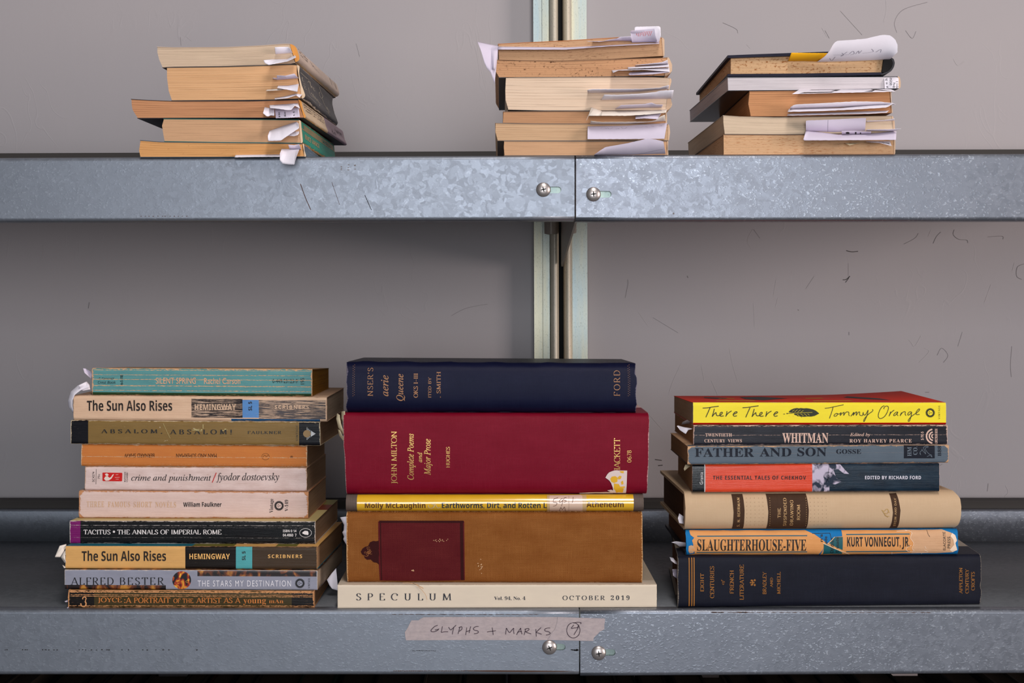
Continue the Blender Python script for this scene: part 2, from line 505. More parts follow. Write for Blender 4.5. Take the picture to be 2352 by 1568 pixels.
_C = ell(.38, .5, .34, .5, 48, 312)
_S = smooth([(.45, .80), (.38, .96), (.25, 1), (.12, .92), (.08, .76), (.16, .6), (.3, .5), (.42, .38), (.46, .22), (.38, .06), (.24, 0), (.12, .04), (.05, .2)], 3)
_P = [ln(.12, 0, .12, 1), ln(.12, 1, .3, 1), ell(.3, .74, .22, .26, -90, 90, 12), ln(.12, .48, .3, .48)]
NIB = {
    'A': (.72, [ln(.04, 0, .36, 1), ln(.36, 1, .68, 0), ln(.15, .33, .55, .33)], [(.04, 0), (.68, 0)]),
    'B': (.62, [ln(.12, 0, .12, 1), ln(.12, 1, .3, 1), ell(.3, .76, .2, .24, -90, 90, 12), ln(.12, .52, .32, .52), ell(.32, .26, .24, .26, -90, 90, 12), ln(.12, 0, .32, 0)], []),
    'C': (.70, [_C, ln(.62, .66, .62, .92)], []),
    'D': (.74, [ln(.12, 0, .12, 1), ln(.12, 1, .3, 1), ell(.3, .5, .36, .5, -90, 90), ln(.12, 0, .3, 0)], []),
    'E': (.60, [ln(.12, 0, .12, 1), ln(.12, 1, .5, 1), ln(.12, .52, .42, .52), ln(.12, 0, .54, 0), ln(.5, 1, .5, .82), ln(.54, 0, .54, .2)], []),
    'F': (.55, [ln(.12, 0, .12, 1), ln(.12, 1, .5, 1), ln(.12, .5, .42, .5), ln(.5, 1, .5, .8)], [(.12, 0)]),
    'G': (.74, [_C, ln(.62, .66, .62, .92), ln(.62, .06, .62, .42)], [(.62, .42)]),
    'H': (.76, [ln(.14, 0, .14, 1), ln(.62, 0, .62, 1), ln(.14, .5, .62, .5)], [(.14, 0), (.14, 1), (.62, 0), (.62, 1)]),
    'I': (.30, [ln(.15, 0, .15, 1)], [(.15, 0), (.15, 1)]),
    'J': (.38, [ln(.22, 1, .22, 0) + ell(.08, .0, .14, .18, 0, -100, 8)], [(.22, 1)]),
    'K': (.70, [ln(.12, 0, .12, 1), ln(.58, 1, .13, .42), ln(.26, .56, .64, 0)], [(.12, 0), (.12, 1), (.58, 1), (.64, 0)]),
    'L': (.56, [ln(.12, 0, .12, 1), ln(.12, 0, .52, 0), ln(.52, 0, .52, .22)], [(.12, 1)]),
    'M': (.90, [ln(.12, 0, .15, 1), ln(.15, 1, .44, .04), ln(.44, .04, .74, 1), ln(.75, 1, .78, 0)], [(.12, 0), (.78, 0)]),
    'N': (.78, [ln(.13, 0, .13, 1), ln(.13, 1, .64, 0), ln(.64, 0, .64, 1)], [(.13, 0), (.64, 1)]),
    'O': (.78, [ell(.39, .5, .34, .5, 0, 360, 28)], []),
    'P': (.58, _P, [(.12, 0)]),
    'Q': (.78, [ell(.39, .5, .34, .5, 0, 360, 28), ln(.4, .1, .72, -.2)], []),
    'R': (.66, _P + [ln(.3, .48, .6, 0)], [(.12, 0), (.6, 0)]),
    'S': (.52, [_S], []),
    'T': (.62, [ln(.31, 0, .31, 1), ln(.04, 1, .58, 1), ln(.04, 1, .04, .82), ln(.58, 1, .58, .82)], [(.31, 0)]),
    'U': (.74, [ln(.14, 1, .14, .3) + ell(.36, .3, .22, .3, 180, 360, 14) + ln(.58, .3, .58, 1)], [(.14, 1), (.58, 1)]),
    'V': (.70, [ln(.04, 1, .35, 0), ln(.35, 0, .66, 1)], [(.04, 1), (.66, 1)]),
    'W': (1.0, [ln(.04, 1, .28, 0), ln(.28, 0, .5, 1), ln(.5, 1, .72, 0), ln(.72, 0, .96, 1)], [(.04, 1), (.96, 1)]),
    'X': (.70, [ln(.06, 1, .64, 0), ln(.06, 0, .64, 1)], [(.06, 0), (.64, 1)]),
    'Y': (.68, [ln(.04, 1, .34, .46), ln(.34, .46, .64, 1), ln(.34, 0, .34, .46)], [(.04, 1), (.64, 1), (.34, 0)]),
    'Z': (.62, [ln(.08, 1, .54, 1), ln(.54, 1, .06, 0), ln(.06, 0, .56, 0)], []),
    '0': (.56, [ell(.28, .5, .22, .5, 0, 360, 24)], []),
    '1': (.40, [ln(.2, 0, .2, 1), ln(.2, 1, .06, .86)], [(.2, 0)]),
    '2': (.54, [smooth([(.08, .76), (.12, .94), (.26, 1), (.42, .9), (.42, .68), (.3, .44), (.06, 0)], 4), ln(.06, 0, .48, 0)], []),
    '6': (.56, [smooth([(.44, .94), (.26, .86), (.1, .58), (.08, .3), (.16, .06), (.3, 0), (.46, .12), (.46, .42), (.32, .56), (.14, .44)], 4)], []),
    '7': (.52, [ln(.06, 1, .48, 1), ln(.48, 1, .18, 0)], []),
    '8': (.54, [ell(.27, .76, .17, .24, 0, 360, 18), ell(.27, .26, .21, .26, 0, 360, 18)], []),
    '9': (.56, [smooth([(.12, .06), (.3, .14), (.46, .42), (.48, .7), (.4, .94), (.26, 1), (.1, .88), (.1, .58), (.24, .44), (.42, .56)], 4)], []),
    '-': (.42, [ln(.06, .4, .36, .4)], []), '\u2013': (.5, [ln(.02, .4, .48, .4)], []),
    '.': (.24, [ell(.12, .05, .035, .05, 0, 360, 8)], []), ',': (.26, [ln(.14, .08, .14, 0, .08, -.16)], []),
    ':': (.26, [ell(.12, .08, .03, .05, 0, 360, 8), ell(.12, .62, .03, .05, 0, 360, 8)], []),
    '!': (.28, [ln(.14, .3, .14, 1), ell(.14, .05, .03, .05, 0, 360, 8)], []),
    '\u2022': (.44, [ell(.22, .4, .07, .08, 0, 360, 10), ell(.22, .4, .03, .04, 0, 360, 10)], []),
    "'": (.2, [ln(.1, 1, .08, .74)], []), ' ': (.32, [], []),
}

def ribbon(pts, width):
    """quads along a polyline; width is a number or a function of the stroke direction"""
    P = [p for i, p in enumerate(pts) if i == 0 or math.hypot(p[0] - pts[i - 1][0], p[1] - pts[i - 1][1]) > 1e-6]
    if len(P) < 2:
        return [], []
    v, f = [], []
    for i, p in enumerate(P):
        a, b = P[max(i - 1, 0)], P[min(i + 1, len(P) - 1)]
        dx, dy = b[0] - a[0], b[1] - a[1]
        l = math.hypot(dx, dy) or 1e-9
        w = (width(dx / l, dy / l) if callable(width) else width) / 2
        v += [(p[0] - dy / l * w, p[1] + dx / l * w), (p[0] + dy / l * w, p[1] - dx / l * w)]
    for i in range(len(P) - 1):
        f.append((2 * i, 2 * i + 1, 2 * i + 3, 2 * i + 2))
    return v, f

def nib_text(s, track=0.06, thick=.13, thin=.05):
    V, Fc = [], []
    x = 0.0

    def put(v, f):
        b = len(V)
        V.extend((p[0] + x, p[1]) for p in v)
        Fc.extend(tuple(b + i for i in q) for q in f)
    for ch in s:
        adv, strokes, serifs = NIB.get(ch, NIB[' '])
        for st in strokes:
            slant = len(st) == 2 and abs(st[0][0] - st[1][0]) > .1 and (st[1][0] - st[0][0]) * (st[1][1] - st[0][1]) > 0
            def wd(dx, dy, slant=slant):
                k = abs(dy) ** 1.4
                return thin + (thick - thin) * (k * .25 if slant else k)
            put(*ribbon(st, wd))
        for sx, sy in serifs:
            h = thin * .8
            put([(sx - .13, sy - h * (sy > .5)), (sx + .13, sy - h * (sy > .5)), (sx + .13, sy + h * (sy < .5)), (sx - .13, sy + h * (sy < .5))], [(0, 1, 2, 3)])
        x += adv + track
    return V, Fc

ALPH = {'sb': 0x1D5D4, 'si': 0x1D608, 'rb': 0x1D400, 'ri': 0x1D434, 'rbi': 0x1D468}
DIG = {'sb': 0x1D7EC, 'rb': 0x1D7CE}
_cache = {}

def font_text(s, style, track=1.0, off=0.0):
    key = (s, style, track, off)
    if key in _cache:
        return _cache[key]
    out = ''
    for ch in s:
        if style in ALPH and ('A' <= ch <= 'Z' or 'a' <= ch <= 'z'):
            k = ALPH[style] + (ord(ch) - 65 if ch <= 'Z' else ord(ch) - 71)
            out += chr(0x210E if k == 0x1D455 else k)
        elif style in DIG and ch.isdigit():
            out += chr(DIG[style] + int(ch))
        else:
            out += ch
    cu = bpy.data.curves.new('lettering', 'FONT')
    cu.body, cu.resolution_u, cu.space_character, cu.offset = out, 3, track, off
    ob = bpy.data.objects.new('lettering', cu)
    me = bpy.data.meshes.new_from_object(ob)
    V = [(v.co.x, v.co.y) for v in me.vertices]
    Fc = [tuple(p.vertices) for p in me.polygons]
    bpy.data.objects.remove(ob)
    bpy.data.curves.remove(cu)
    bpy.data.meshes.remove(me)
    _cache[key] = (V, Fc)
    return V, Fc

def fit(VF, rect, rot=0):
    """scale a 2-D shape's bounding box onto rect (x0, y0, x1, y1), y downwards; rot 90 reads upwards, 180 upside down, 270 reads downwards"""
    V, Fc = VF
    if not V:
        return [], []
    x0, x1 = min(p[0] for p in V), max(p[0] for p in V)
    y0, y1 = min(p[1] for p in V), max(p[1] for p in V)
    a, b, c, d = rect
    out = []
    for p in V:
        u, v = (p[0] - x0) / (x1 - x0 or 1), (p[1] - y0) / (y1 - y0 or 1)
        if rot == 90:
            u, v = 1 - v, u
        elif rot == 180:
            u, v = 1 - u, 1 - v
        elif rot == 270:
            u, v = v, 1 - u
        out.append((lerp(a, c, u), lerp(d, b, v)))
    return out, Fc

def polyfill(pts):
    tri = tessellate_polygon([[Vector((p[0], p[1], 0)) for p in pts]])
    return list(pts), [tuple(t) for t in tri]

def disc(cx, cy, rx, ry=None, n=24):
    return polyfill([(cx + rx * math.cos(2 * math.pi * i / n), cy + (ry or rx) * math.sin(2 * math.pi * i / n)) for i in range(n)])

def rect2(x0, y0, x1, y1):
    return [(x0, y0), (x1, y0), (x1, y1), (x0, y1)], [(0, 1, 2, 3)]

def join(*L):
    V, Fc = [], []
    for v, f in L:
        b = len(V)
        V += v
        Fc += [tuple(b + i for i in q) for q in f]
    return V, Fc

def pen(strokes, w, tf=lambda p: p, n=5):
    return join(*[ribbon([tf(p) for p in smooth(s, n)], w) for s in strokes])

def sunburst(cx, cy, r):
    """round sun face with flame hair"""
    parts = []
    for k in range(20):
        a = 2 * math.pi * k / 20
        pts = [(.62, -.10), (.86, -.14), (1.0, .03), (.84, .10), (.62, .08)]
        parts.append(polyfill([(cx + r * (q[0] * math.cos(a) - q[1] * math.sin(a)), cy + r * (q[0] * math.sin(a) + q[1] * math.cos(a))) for q in pts]))
    ring = []
    for k in range(24):
        a, b = 2 * math.pi * k / 24, 2 * math.pi * (k + 1) / 24
        ring.append(polyfill([(cx + r * q * math.cos(t), cy + r * q * math.sin(t)) for q, t in ((.56, a), (.68, a), (.68, b), (.56, b))]))
    face = [disc(cx - .15 * r, cy - .22 * r, .09 * r, .08 * r, 8), disc(cx - .15 * r, cy + .2 * r, .09 * r, .08 * r, 8), disc(cx + .22 * r, cy, .12 * r, .06 * r, 8),
            rect2(cx - .02 * r, cy - .04 * r, cx + .1 * r, cy + .04 * r), rect2(cx - .34 * r, cy - .16 * r, cx - .3 * r, cy + .16 * r)]
    return join(*parts, *ring, *face)

def cut_levels(VF, levels, axis):
    """slice a flat shape along constant v (axis 1) or u (axis 0) so that it can follow a bent surface"""
    V, Fc = VF
    if not V:
        return VF
    lo, hi = min(p[axis] for p in V), max(p[axis] for p in V)
    lv = [l for l in levels if lo + 1e-6 < l < hi - 1e-6]
    if not lv:
        return VF
    bm = bmesh.new()
    vs = [bm.verts.new((p[0], p[1], 0)) for p in V]
    for f in Fc:
        try:
            bm.faces.new([vs[i] for i in f])
        except ValueError:
            pass
    for l in lv:
        co = (0, l, 0) if axis else (l, 0, 0)
        no = (0, 1, 0) if axis else (1, 0, 0)
        bmesh.ops.bisect_plane(bm, geom=list(bm.verts) + list(bm.edges) + list(bm.faces), dist=1e-7, plane_co=co, plane_no=no)
    bm.verts.index_update()
    out = [(v.co.x, v.co.y) for v in bm.verts], [tuple(v.index for v in f.verts) for f in bm.faces]
    bm.free()
    return out
# ------------------------------------------------------------------ books
def itp(tab, v):
    for (a, x), (b, y) in zip(tab, tab[1:]):
        if a <= v <= b:
            return lerp(x, y, (v - a) / (b - a))
    return tab[-1][1]

class Book:
    """top / bot: outline of the face towards the aisle, as polylines measured on the photograph; y: depth of that face (left, right ends);
    side 'front' = spine towards the aisle, 'right' = head or tail edge towards the aisle with the spine on the right"""
    def __init__(s, top, bot, y, depth, side='front', dx=0.0, r=.0015, bow=0.0, lp=None, rp=None, wob=.00015, jag=.0001, hard=False, curl=None, tc=.0004, inset=.0004, seed=0):
        s.top, s.bot, s.depth, s.side, s.dx = top, bot, depth, side, dx
        s.y = y if isinstance(y, tuple) else (y, y)
        s.r, s.bow, s.lp, s.rp, s.wob, s.jag, s.hard, s.curl, s.seed = r, bow, lp, rp, wob, jag, hard, curl, seed
        s.tc, s.inset = (.0024, .003) if hard else (tc, inset)
        s.L = (s.P(1, .5, 0) - s.P(0, .5, 0)).length
        s.T = (s.P(.5, 1, 0) - s.P(.5, 0, 0)).length
        s.len = s.L if side == 'front' else depth
        n = 14
        s.vl = [0.5 * (1 - math.cos(math.pi * i / n)) for i in range(n + 1)]
        b = s.P(.5, 0, 0)
        s.o = Vector((b.x, b.y, min(s.P(0, 0, 0).z, s.P(1, 0, 0).z)))

    def P(s, u, v, w):
        xt, yt = poly_at(s.top, u)
        xb, yb = poly_at(s.bot, u)
        px, py = lerp(xb, xt, v), lerp(yb, yt, v)
        if s.lp:
            px += itp(s.lp, v) * max(0, 1 - u * 4) ** 2
        if s.rp:
            px += itp(s.rp, v) * max(0, 1 - (1 - u) * 5) ** 2
        p = W(px, py, lerp(s.y[0], s.y[1], u)) + Vector((s.dx * w, s.depth * w, 0))
        return p + s.curl(u, v, w) if s.curl else p

    def prof(s, v):
        a = abs(2 * v - 1)
        rv = min(.95, 2 * s.r / s.T)
        k = max(0.0, (a - (1 - rv)) / rv)
        return s.r * (1 - math.sqrt(max(0.0, 1 - k * k))) - s.bow * (1 - a * a)

    def S(s, u, v, off=0.0):
        q = s.prof(v) - off
        l = u * s.len * 1000
        k = s.seed * 17.1
        q += s.wob * nz(l / 60 + k, v * 1.3, k)
        e = abs(2 * v - 1) ** 6
        dz = s.jag * e * nz(l / 11 + k, v * 9, k + 3)
        if s.side == 'front':
            p = s.P(u, v, 0)
            eu = abs(2 * u - 1) ** 60
            return p + Vector((s.jag * 2 * eu * nz(v * 6 + k, u * 5, k), q, dz))
        p = s.P(1, v, u)
        return p + Vector((-q, 0, dz))

    def uv(s, px, py):
        u, v = 0, .5
        for _ in range(3):
            xl, xr = lerp(s.bot[0][0], s.top[0][0], v), lerp(s.bot[-1][0], s.top[-1][0], v)
            u = (px - xl) / (xr - xl)
            uu = min(1, max(0, u))
            yt, yb = poly_at(s.top, uu)[1], poly_at(s.bot, uu)[1]
            v = (yb - py) / (yb - yt)
        return u, v

    def start(s, name, label, cat='book', group=None):
        s.root = empty(name, s.o, label, cat, group)
        s.mb = MB()
        return s

    def spine(s, mat, regions=(), back=None, rim=0.0):
        """regions: (px0, px1, material[, py0, py1]) printed areas"""
        L, T = s.len * 1000, s.T * 1000
        us = [i / max(2, int(L / 6)) for i in range(max(2, int(L / 6)) + 1)]
        vs = list(s.vl)
        reg = []
        for q in regions:
            if s.side == 'front':
                cx = (q[0] + q[1]) / 2
                u0, u1 = s.uv(q[0], (s.top[0][1] + s.bot[0][1]) / 2)[0], s.uv(q[1], (s.top[-1][1] + s.bot[-1][1]) / 2)[0]
                v0, v1 = (s.uv(cx, q[4])[1], s.uv(cx, q[3])[1]) if len(q) > 3 else (-1, 2)
            else:
                u0, u1 = q[0], q[1]
                v0, v1 = (q[3], q[4]) if len(q) > 3 else (-1, 2)
            reg.append((u0, u1, v0, v1, q[2]))
            us += [min(1, max(0, u0)), min(1, max(0, u1))]
            vs += [x for x in (v0, v1) if 0 < x < 1]
        clean = lambda a: [x for i, x in enumerate(sorted(a)) if i == 0 or x - sorted(a)[i - 1] > 1e-5]
        us, vs = clean(us), clean(vs)
        s.vl, s.ul = vs, us

        def matf(i, j):
            u, v = (us[i] + us[i + 1]) / 2, (vs[j] + vs[j + 1]) / 2
            for u0, u1, v0, v1, m in reversed(reg):
                if u0 <= u <= u1 and v0 <= v <= v1:
                    return m
            return mat
        s.mb.grid(lambda i, j: s.S(us[i], vs[j]), len(us) - 1, len(vs) - 1, mat, lambda i, j: (us[i] * L, vs[j] * T), True, matf)
        for u in (0.0, 1.0):                                    # head and tail of the spine
            m0 = back or mat
            s.mb.add([s.S(u, v) for v in vs], [list(range(len(vs)))], m0, [(u * L, v * T) for v in vs])
        if rim:                                                 # cloth thickness around the dark cap that stands for a hollow back
            k = len(vs)
            out = [s.S(0, v) - Vector((0, .0002, 0)) for v in vs]
            inn = [p - Vector((rim, 0, (p.z - s.S(0, .5).z) * .10)) for p in out]
            s.mb.add(out + inn, [(i, i + 1, k + i + 1, k + i) for i in range(k - 1)], mat, [(9, 9)] * (2 * k))
        e = [s.S(0, vs[0]), s.S(1, vs[0]), s.S(1, vs[-1]), s.S(0, vs[-1])]
        s.mb.add(e, [(0, 1, 2, 3)], back or mat, [(0, 0), (L, 0), (L, T), (0, T)])
        return s

    def put(s, VF, mat, lvl=1, mb=None, uvspace=False):
        V, Fc = VF
        if not V:
            return s
        if not uvspace:
            V = [s.uv(*p) for p in V]
        V, Fc = cut_levels((V, Fc), s.vl, 1)
        if max(max(V[i][0] for i in f) - min(V[i][0] for i in f) for f in Fc) > .02:
            V, Fc = cut_levels((V, Fc), s.ul, 0)
        off = .00007 + .00008 * lvl
        L, T = s.len * 1000, s.T * 1000
        (mb or s.mb).add([s.S(u, min(1, max(0, v)), off) for u, v in V], Fc, mat, [(u * L, v * T) for u, v in V], True)
        return s

    def text(s, t, rect, mat, style='sb', rot=0, track=None, off=0.0, lvl=2, thick=.13, thin=.05, mb=None, uvspace=False):
        VF = nib_text(t, .06 if track is None else track, thick, thin) if style == 'nib' else font_text(t, style, 1.0 if track is None else track, off)
        if uvspace:
            a, b, c, d = rect
            V, Fc = fit(VF, (a, d, c, b), rot)
            return s.put((V, Fc), mat, lvl, mb, True)
        return s.put(fit(VF, rect, rot), mat, lvl, mb)

    def lump(s, mat, u0, u1, v0, v1, w0, w1, nu, nv, nw, name, groove=False):
        """hexahedral block in book space; v carries the leaves"""
        L, T, Dp = s.L * 1000, s.T * 1000, s.depth * 1000
        mb = MB()
        f = lambda a, b, i, n: lerp(a, b, i / n)
        U, V_, Wd = (lambda i: f(u0, u1, i, nu)), (lambda i: f(v0, v1, i, nv)), (lambda i: f(w0, w1, i, nw))
        mb.grid(lambda i, j: s.P(U(i), V_(j), w0), nu, nv, mat, lambda i, j: (U(i) * L, V_(j) * T))
        mb.grid(lambda i, j: s.P(U(i), V_(j), w1), nu, nv, mat, lambda i, j: (U(i) * L, V_(j) * T))
        mb.grid(lambda i, j: s.P(u0, V_(j), Wd(i)), nw, nv, mat, lambda i, j: (Wd(i) * Dp, V_(j) * T))
        mb.grid(lambda i, j: s.P(u1, V_(j), Wd(i)), nw, nv, mat, lambda i, j: (Wd(i) * Dp, V_(j) * T))
        mb.grid(lambda i, j: s.P(U(i), v0, Wd(j)), nu, nw, mat, lambda i, j: (U(i) * L, Wd(j) * Dp))
        mb.grid(lambda i, j: s.P(U(i), v1, Wd(j)), nu, nw, mat, lambda i, j: (U(i) * L, Wd(j) * Dp))
        return mb.build(name, s.root, s.o)

    def finish(s, page_mat, top_mat, bot_mat, nu=24, gap=0.0):
        e = s.inset
        tv = s.tc / s.T
        r = s.r
        if s.side == 'front':
            a = (e / s.L, 1 - e / s.L, (r + gap) / s.depth, 1 - e / s.depth)
            c = (0, 1, r / s.depth, 1)
        else:
            a = (e / s.L, 1 - (r + gap) / s.L, e / s.depth, 1 - e / s.depth)
            c = (0, 1 - r / s.L, 0, 1)
        s.pages = s.lump(page_mat, a[0], a[1], tv, 1 - tv, a[2], a[3], nu, 10, 8, 'page_block')
        s.tcov = s.lump(top_mat, c[0], c[1], 1 - tv, 1, c[2], c[3], nu, 1, 8, 'front_cover' if not s.hard else 'front_board')
        s.bcov = s.lump(bot_mat, c[0], c[1], 0, tv, c[2], c[3], nu, 1, 8, 'back_cover' if not s.hard else 'back_board')
        s.sp = s.mb.build('spine', s.root, s.o)
        return s

def chain(below, y, xl, xr):
    """bottom line of a book resting on the one below"""
    ys = y if isinstance(y, tuple) else (y, y)
    if below is None:
        return [(x, YV + HC * F / (q + D)) for x, q in ((xl, ys[0]), (xr, ys[1]))]
    out = []
    for x, q in ((xl, ys[0]), (xr, ys[1])):
        t = (x - below.top[0][0]) / (below.top[-1][0] - below.top[0][0])
        py = lerp(below.top[0][1], below.top[-1][1], t)
        yb = lerp(below.y[0], below.y[1], min(1, max(0, t)))
        out.append((x, YV + (py - YV) * (yb + D) / (q + D) - 0.25))
    return out

# ------------------------------------------------------------------ paper slips
def slip(label, patches, yr, yt, mat=None, name='paper_slip', cat='paper slip', group='paper slips marking pages', marks=()):
    """patches: (root polyline, tip polyline[, bend]); a strip of paper held between the leaves along its root"""
    mat = mat or M_SLIP
    mb = MB()
    maps = []
    for q in patches:
        root, tip = q[0], q[1]
        bend = q[2] if len(q) > 2 else .25

        def fn(a, b, off=0.0, root=root, tip=tip, bend=bend):
            r, t = along(root, a), along(tip, a)
            t = (t[0] + .35 * nz(a * 21 + root[0][0], 3), t[1] + .6 * nz(a * 24 + root[0][1], 7))
            A = W(r[0], r[1], yr)
            yy = yt + .0012 * math.sin(a * 5 + root[0][0])
            B = W(lerp(r[0], t[0], bend), lerp(r[1], t[1], bend), lerp(yr, yy, .9))
            E_ = W(t[0], t[1], yy)
            p = A * (1 - b) ** 2 + B * 2 * b * (1 - b) + E_ * b * b
            p.y -= off
            return p
        maps.append(fn)
        nu = 36
        mb.grid(lambda i, j: fn(i / nu, j / 12), nu, 12, mat)
    for k, VF, m in marks:
        V, Fc = VF
        V, Fc = cut_levels((V, Fc), [i / 12 for i in range(1, 12)], 1)
        V, Fc = cut_levels((V, Fc), [i / 36 for i in range(1, 36)], 0)
        mb.add([maps[k](min(1, max(0, a)), min(1, max(0, b)), .00012) for a, b in V], Fc, m)
    vs = mb.v
    o = Vector((sum(p.x for p in vs) / len(vs), yr, min(p.z for p in vs)))
    ob = mb.build(name, None, o, fix=False)
    tag(ob, label, cat, group)
    if not marks:
        md = ob.modifiers.new('thickness', 'SOLIDIFY')
        md.thickness = .00015
    return ob
# ------------------------------------------------------------------ setting: wall, shelves, upright
YW = 0.385                       # wall behind the shelves
mb = MB()
mb.grid(lambda i, j: (lerp(-1.4, 1.4, i / 8), YW, lerp(-1.0, 1.5, j / 8)), 8, 8, M_WALL, sm=False)
def wallput(VF, mat):
    mb.add([W(p[0], p[1], YW - .0003) for p in VF[0]], VF[1], mat)
WX = lambda p: (1380 + p[0] / 2.42, 510 + p[1] / 2.42)
for st, w, m in ([(ln(150, 318, 152, 340, 146, 370, 136, 420), .9, M_MARKD), (ln(1365, 158, 1395, 165, 1430, 162), 2.2, M_MARKB), (ln(1345, 320, 1365, 318, 1385, 300), 2.2, M_MARKB),
                  (ln(1360, 335, 1372, 320, 1380, 306), 1.6, M_MARKB), (ln(1376, 228, 1376, 300), .5, M_MARKD), (ln(1765, 62, 1745, 90, 1685, 122), .9, M_MARKD), (ln(1890, 55, 1866, 80, 1848, 118), 1.2, M_MARKD),
                  (ln(1835, 45, 1820, 80), .9, M_MARKL), (ln(1965, 42, 1960, 70, 1990, 95, 2035, 100, 2040, 116), 1.2, M_MARKD), (ln(2150, 82, 2230, 78, 2236, 95), 1.1, M_MARKD),
                  (ln(2300, 225, 2288, 270), .9, M_MARKL), (ln(2352, 232, 2316, 250, 2312, 300, 2340, 318), 1.2, M_MARKD), (ln(2170, 345, 2150, 400, 2132, 450), .8, M_MARKL),
                  (ln(1712, 655, 1725, 668, 1745, 690, 1780, 632), .9, M_MARKL), (ln(1800, 700, 1825, 720, 1770, 780), 1.0, M_MARKL), (ln(1870, 740, 1895, 700, 1930, 740, 1905, 780), .9, M_MARKD),
                  (ln(2285, 690, 2278, 790, 2282, 860), .9, M_MARKD), (ln(850, 40, 885, 90), .6, M_MARKD), (ln(848, 35, 815, 100, 840, 150), .6, M_MARKL), (ln(975, 320, 960, 410), .7, M_MARKL),
                  (ln(850, 450, 855, 580), .7, M_MARKL), (ln(985, 420, 972, 470), .7, M_MARKL), (ln(1186, 300, 1140, 370), .6, M_MARKD), (ln(210, 500, 262, 575), .7, M_MARKL), (ln(290, 530, 430, 615), .6, M_MARKD),
                  (ln(715, 700, 735, 800, 760, 880), .7, M_MARKL), (ln(560, 800, 575, 880), .7, M_MARKL), (ln(445, 790, 400, 890, 380, 950), .8, M_MARKL), (ln(615, 880, 650, 960), .8, M_MARKL),
                  (ln(270, 1070, 340, 1150), .8, M_MARKL), (ln(1380, 610, 1380, 628), 1.2, M_MARKD), (ln(2010, 610, 1985, 690), .8, M_MARKD), (ln(1805, 945, 1825, 945), 1.6, M_MARKD),
                  (ln(1095, 486, 1102, 490), 1.6, M_MARKD), (ln(480, 298, 486, 310), 1.4, M_MARKD)]):
    wallput(pen([st], w * .75, WX), m)
for st, w, m in [(ln(2035, 0, 2036, 25, 2030, 50), 1.0, M_MARKL), (ln(2130, 5, 2075, 22, 2055, 50, 2060, 75), .8, M_MARKD), (ln(1930, 25, 1980, 80), .7, M_MARKD), (ln(1888, 64, 1900, 85), 1.0, M_MARKL),
                 (ln(1895, 70, 1905, 88), .9, M_MARKD), (ln(1660, 52, 1690, 66, 1695, 76), .9, M_MARKD), (ln(1715, 102, 1723, 111), .8, M_MARKL), (ln(2080, 70, 2095, 88, 2104, 72), .9, M_MARKD),
                 (ln(414, 85, 416, 105), .7, M_MARKD), (ln(818, 100, 826, 130), .7, M_MARKD), (ln(428, 84, 440, 94), .8, M_MARKL), (ln(205, 694, 203, 708), 1.6, M_MARKD),
                 (ln(1037, 725, 1070, 708, 1120, 698), .6, M_MARKD), (ln(2190, 135, 2200, 150, 2215, 140), 1.0, M_MARKL), (ln(1505, 1055, 1520, 1057), 2.4, M_MARKB), (ln(1512, 1069, 1522, 1068), 2.6, M_MARKB),
                 (ln(100, 560, 96, 600), .6, M_MARKL), (ln(2270, 1110, 2268, 1128), 1.0, M_MARKD), (ln(2310, 1115, 2316, 1130, 2308, 1140), 1.0, M_MARKL), (ln(2140, 1080, 2165, 1065), .8, M_MARKD)]:
    wallput(pen([st], w * .75), m)
tag(mb.build('wall_back', None, (0, YW, 0), fix=False), 'grey painted wall with scratches behind the metal shelves', 'wall', None, 'structure')

DS = .331                        # deck depth up to the rear lip
TS = .0012
def sweep(mb, prof, x0, x1, zf, mat, n=1):
    """sheet bent along a (y, z) profile, extruded from x0 to x1; zf(x, z) lets the section sag"""
    inner = []
    for i, p in enumerate(prof):
        a, b = prof[max(0, i - 1)], prof[min(len(prof) - 1, i + 1)]
        dy, dz = b[0] - a[0], b[1] - a[1]
        l = math.hypot(dy, dz)
        inner.append((p[0] - dz / l * TS, p[1] + dy / l * TS))
    loop = prof + inner[::-1]
    N = len(loop)
    for k in range(n):
        xa, xb = lerp(x0, x1, k / n), lerp(x0, x1, (k + 1) / n)
        vs = [(x, y, zf(x, z)) for x in (xa, xb) for y, z in loop]
        uv = [(x * 1000, (z - y) * 1000) for x in (xa, xb) for y, z in loop]
        fs = [(i, (i + 1) % N, N + (i + 1) % N, N + i) for i in range(N)]
        mb.add(vs, fs, mat, uv, True)
        if k == 0:
            mb.add(vs[:N], [(i, i + 1, N - 2 - i, N - 1 - i) for i in range(len(prof) - 1)], mat, uv[:N])
        if k == n - 1:
            mb.add(vs[N:], [(i, i + 1, N - 2 - i, N - 1 - i) for i in range(len(prof) - 1)], mat, uv[N:])

def arc2(cy, cz, r, a0, a1, n=6):
    return [(cy + r * math.cos(R(lerp(a0, a1, i / n))), cz + r * math.sin(R(lerp(a0, a1, i / n)))) for i in range(n + 1)]

def capsule(cx, cz, hx, r, n=10):
    return [(cx + hx + r * math.cos(a), cz + r * math.sin(a)) for a in [R(-90 + 180 * i / n) for i in range(n + 1)]] + \
           [(cx - hx + r * math.cos(a), cz + r * math.sin(a)) for a in [R(90 + 180 * i / n) for i in range(n + 1)]]

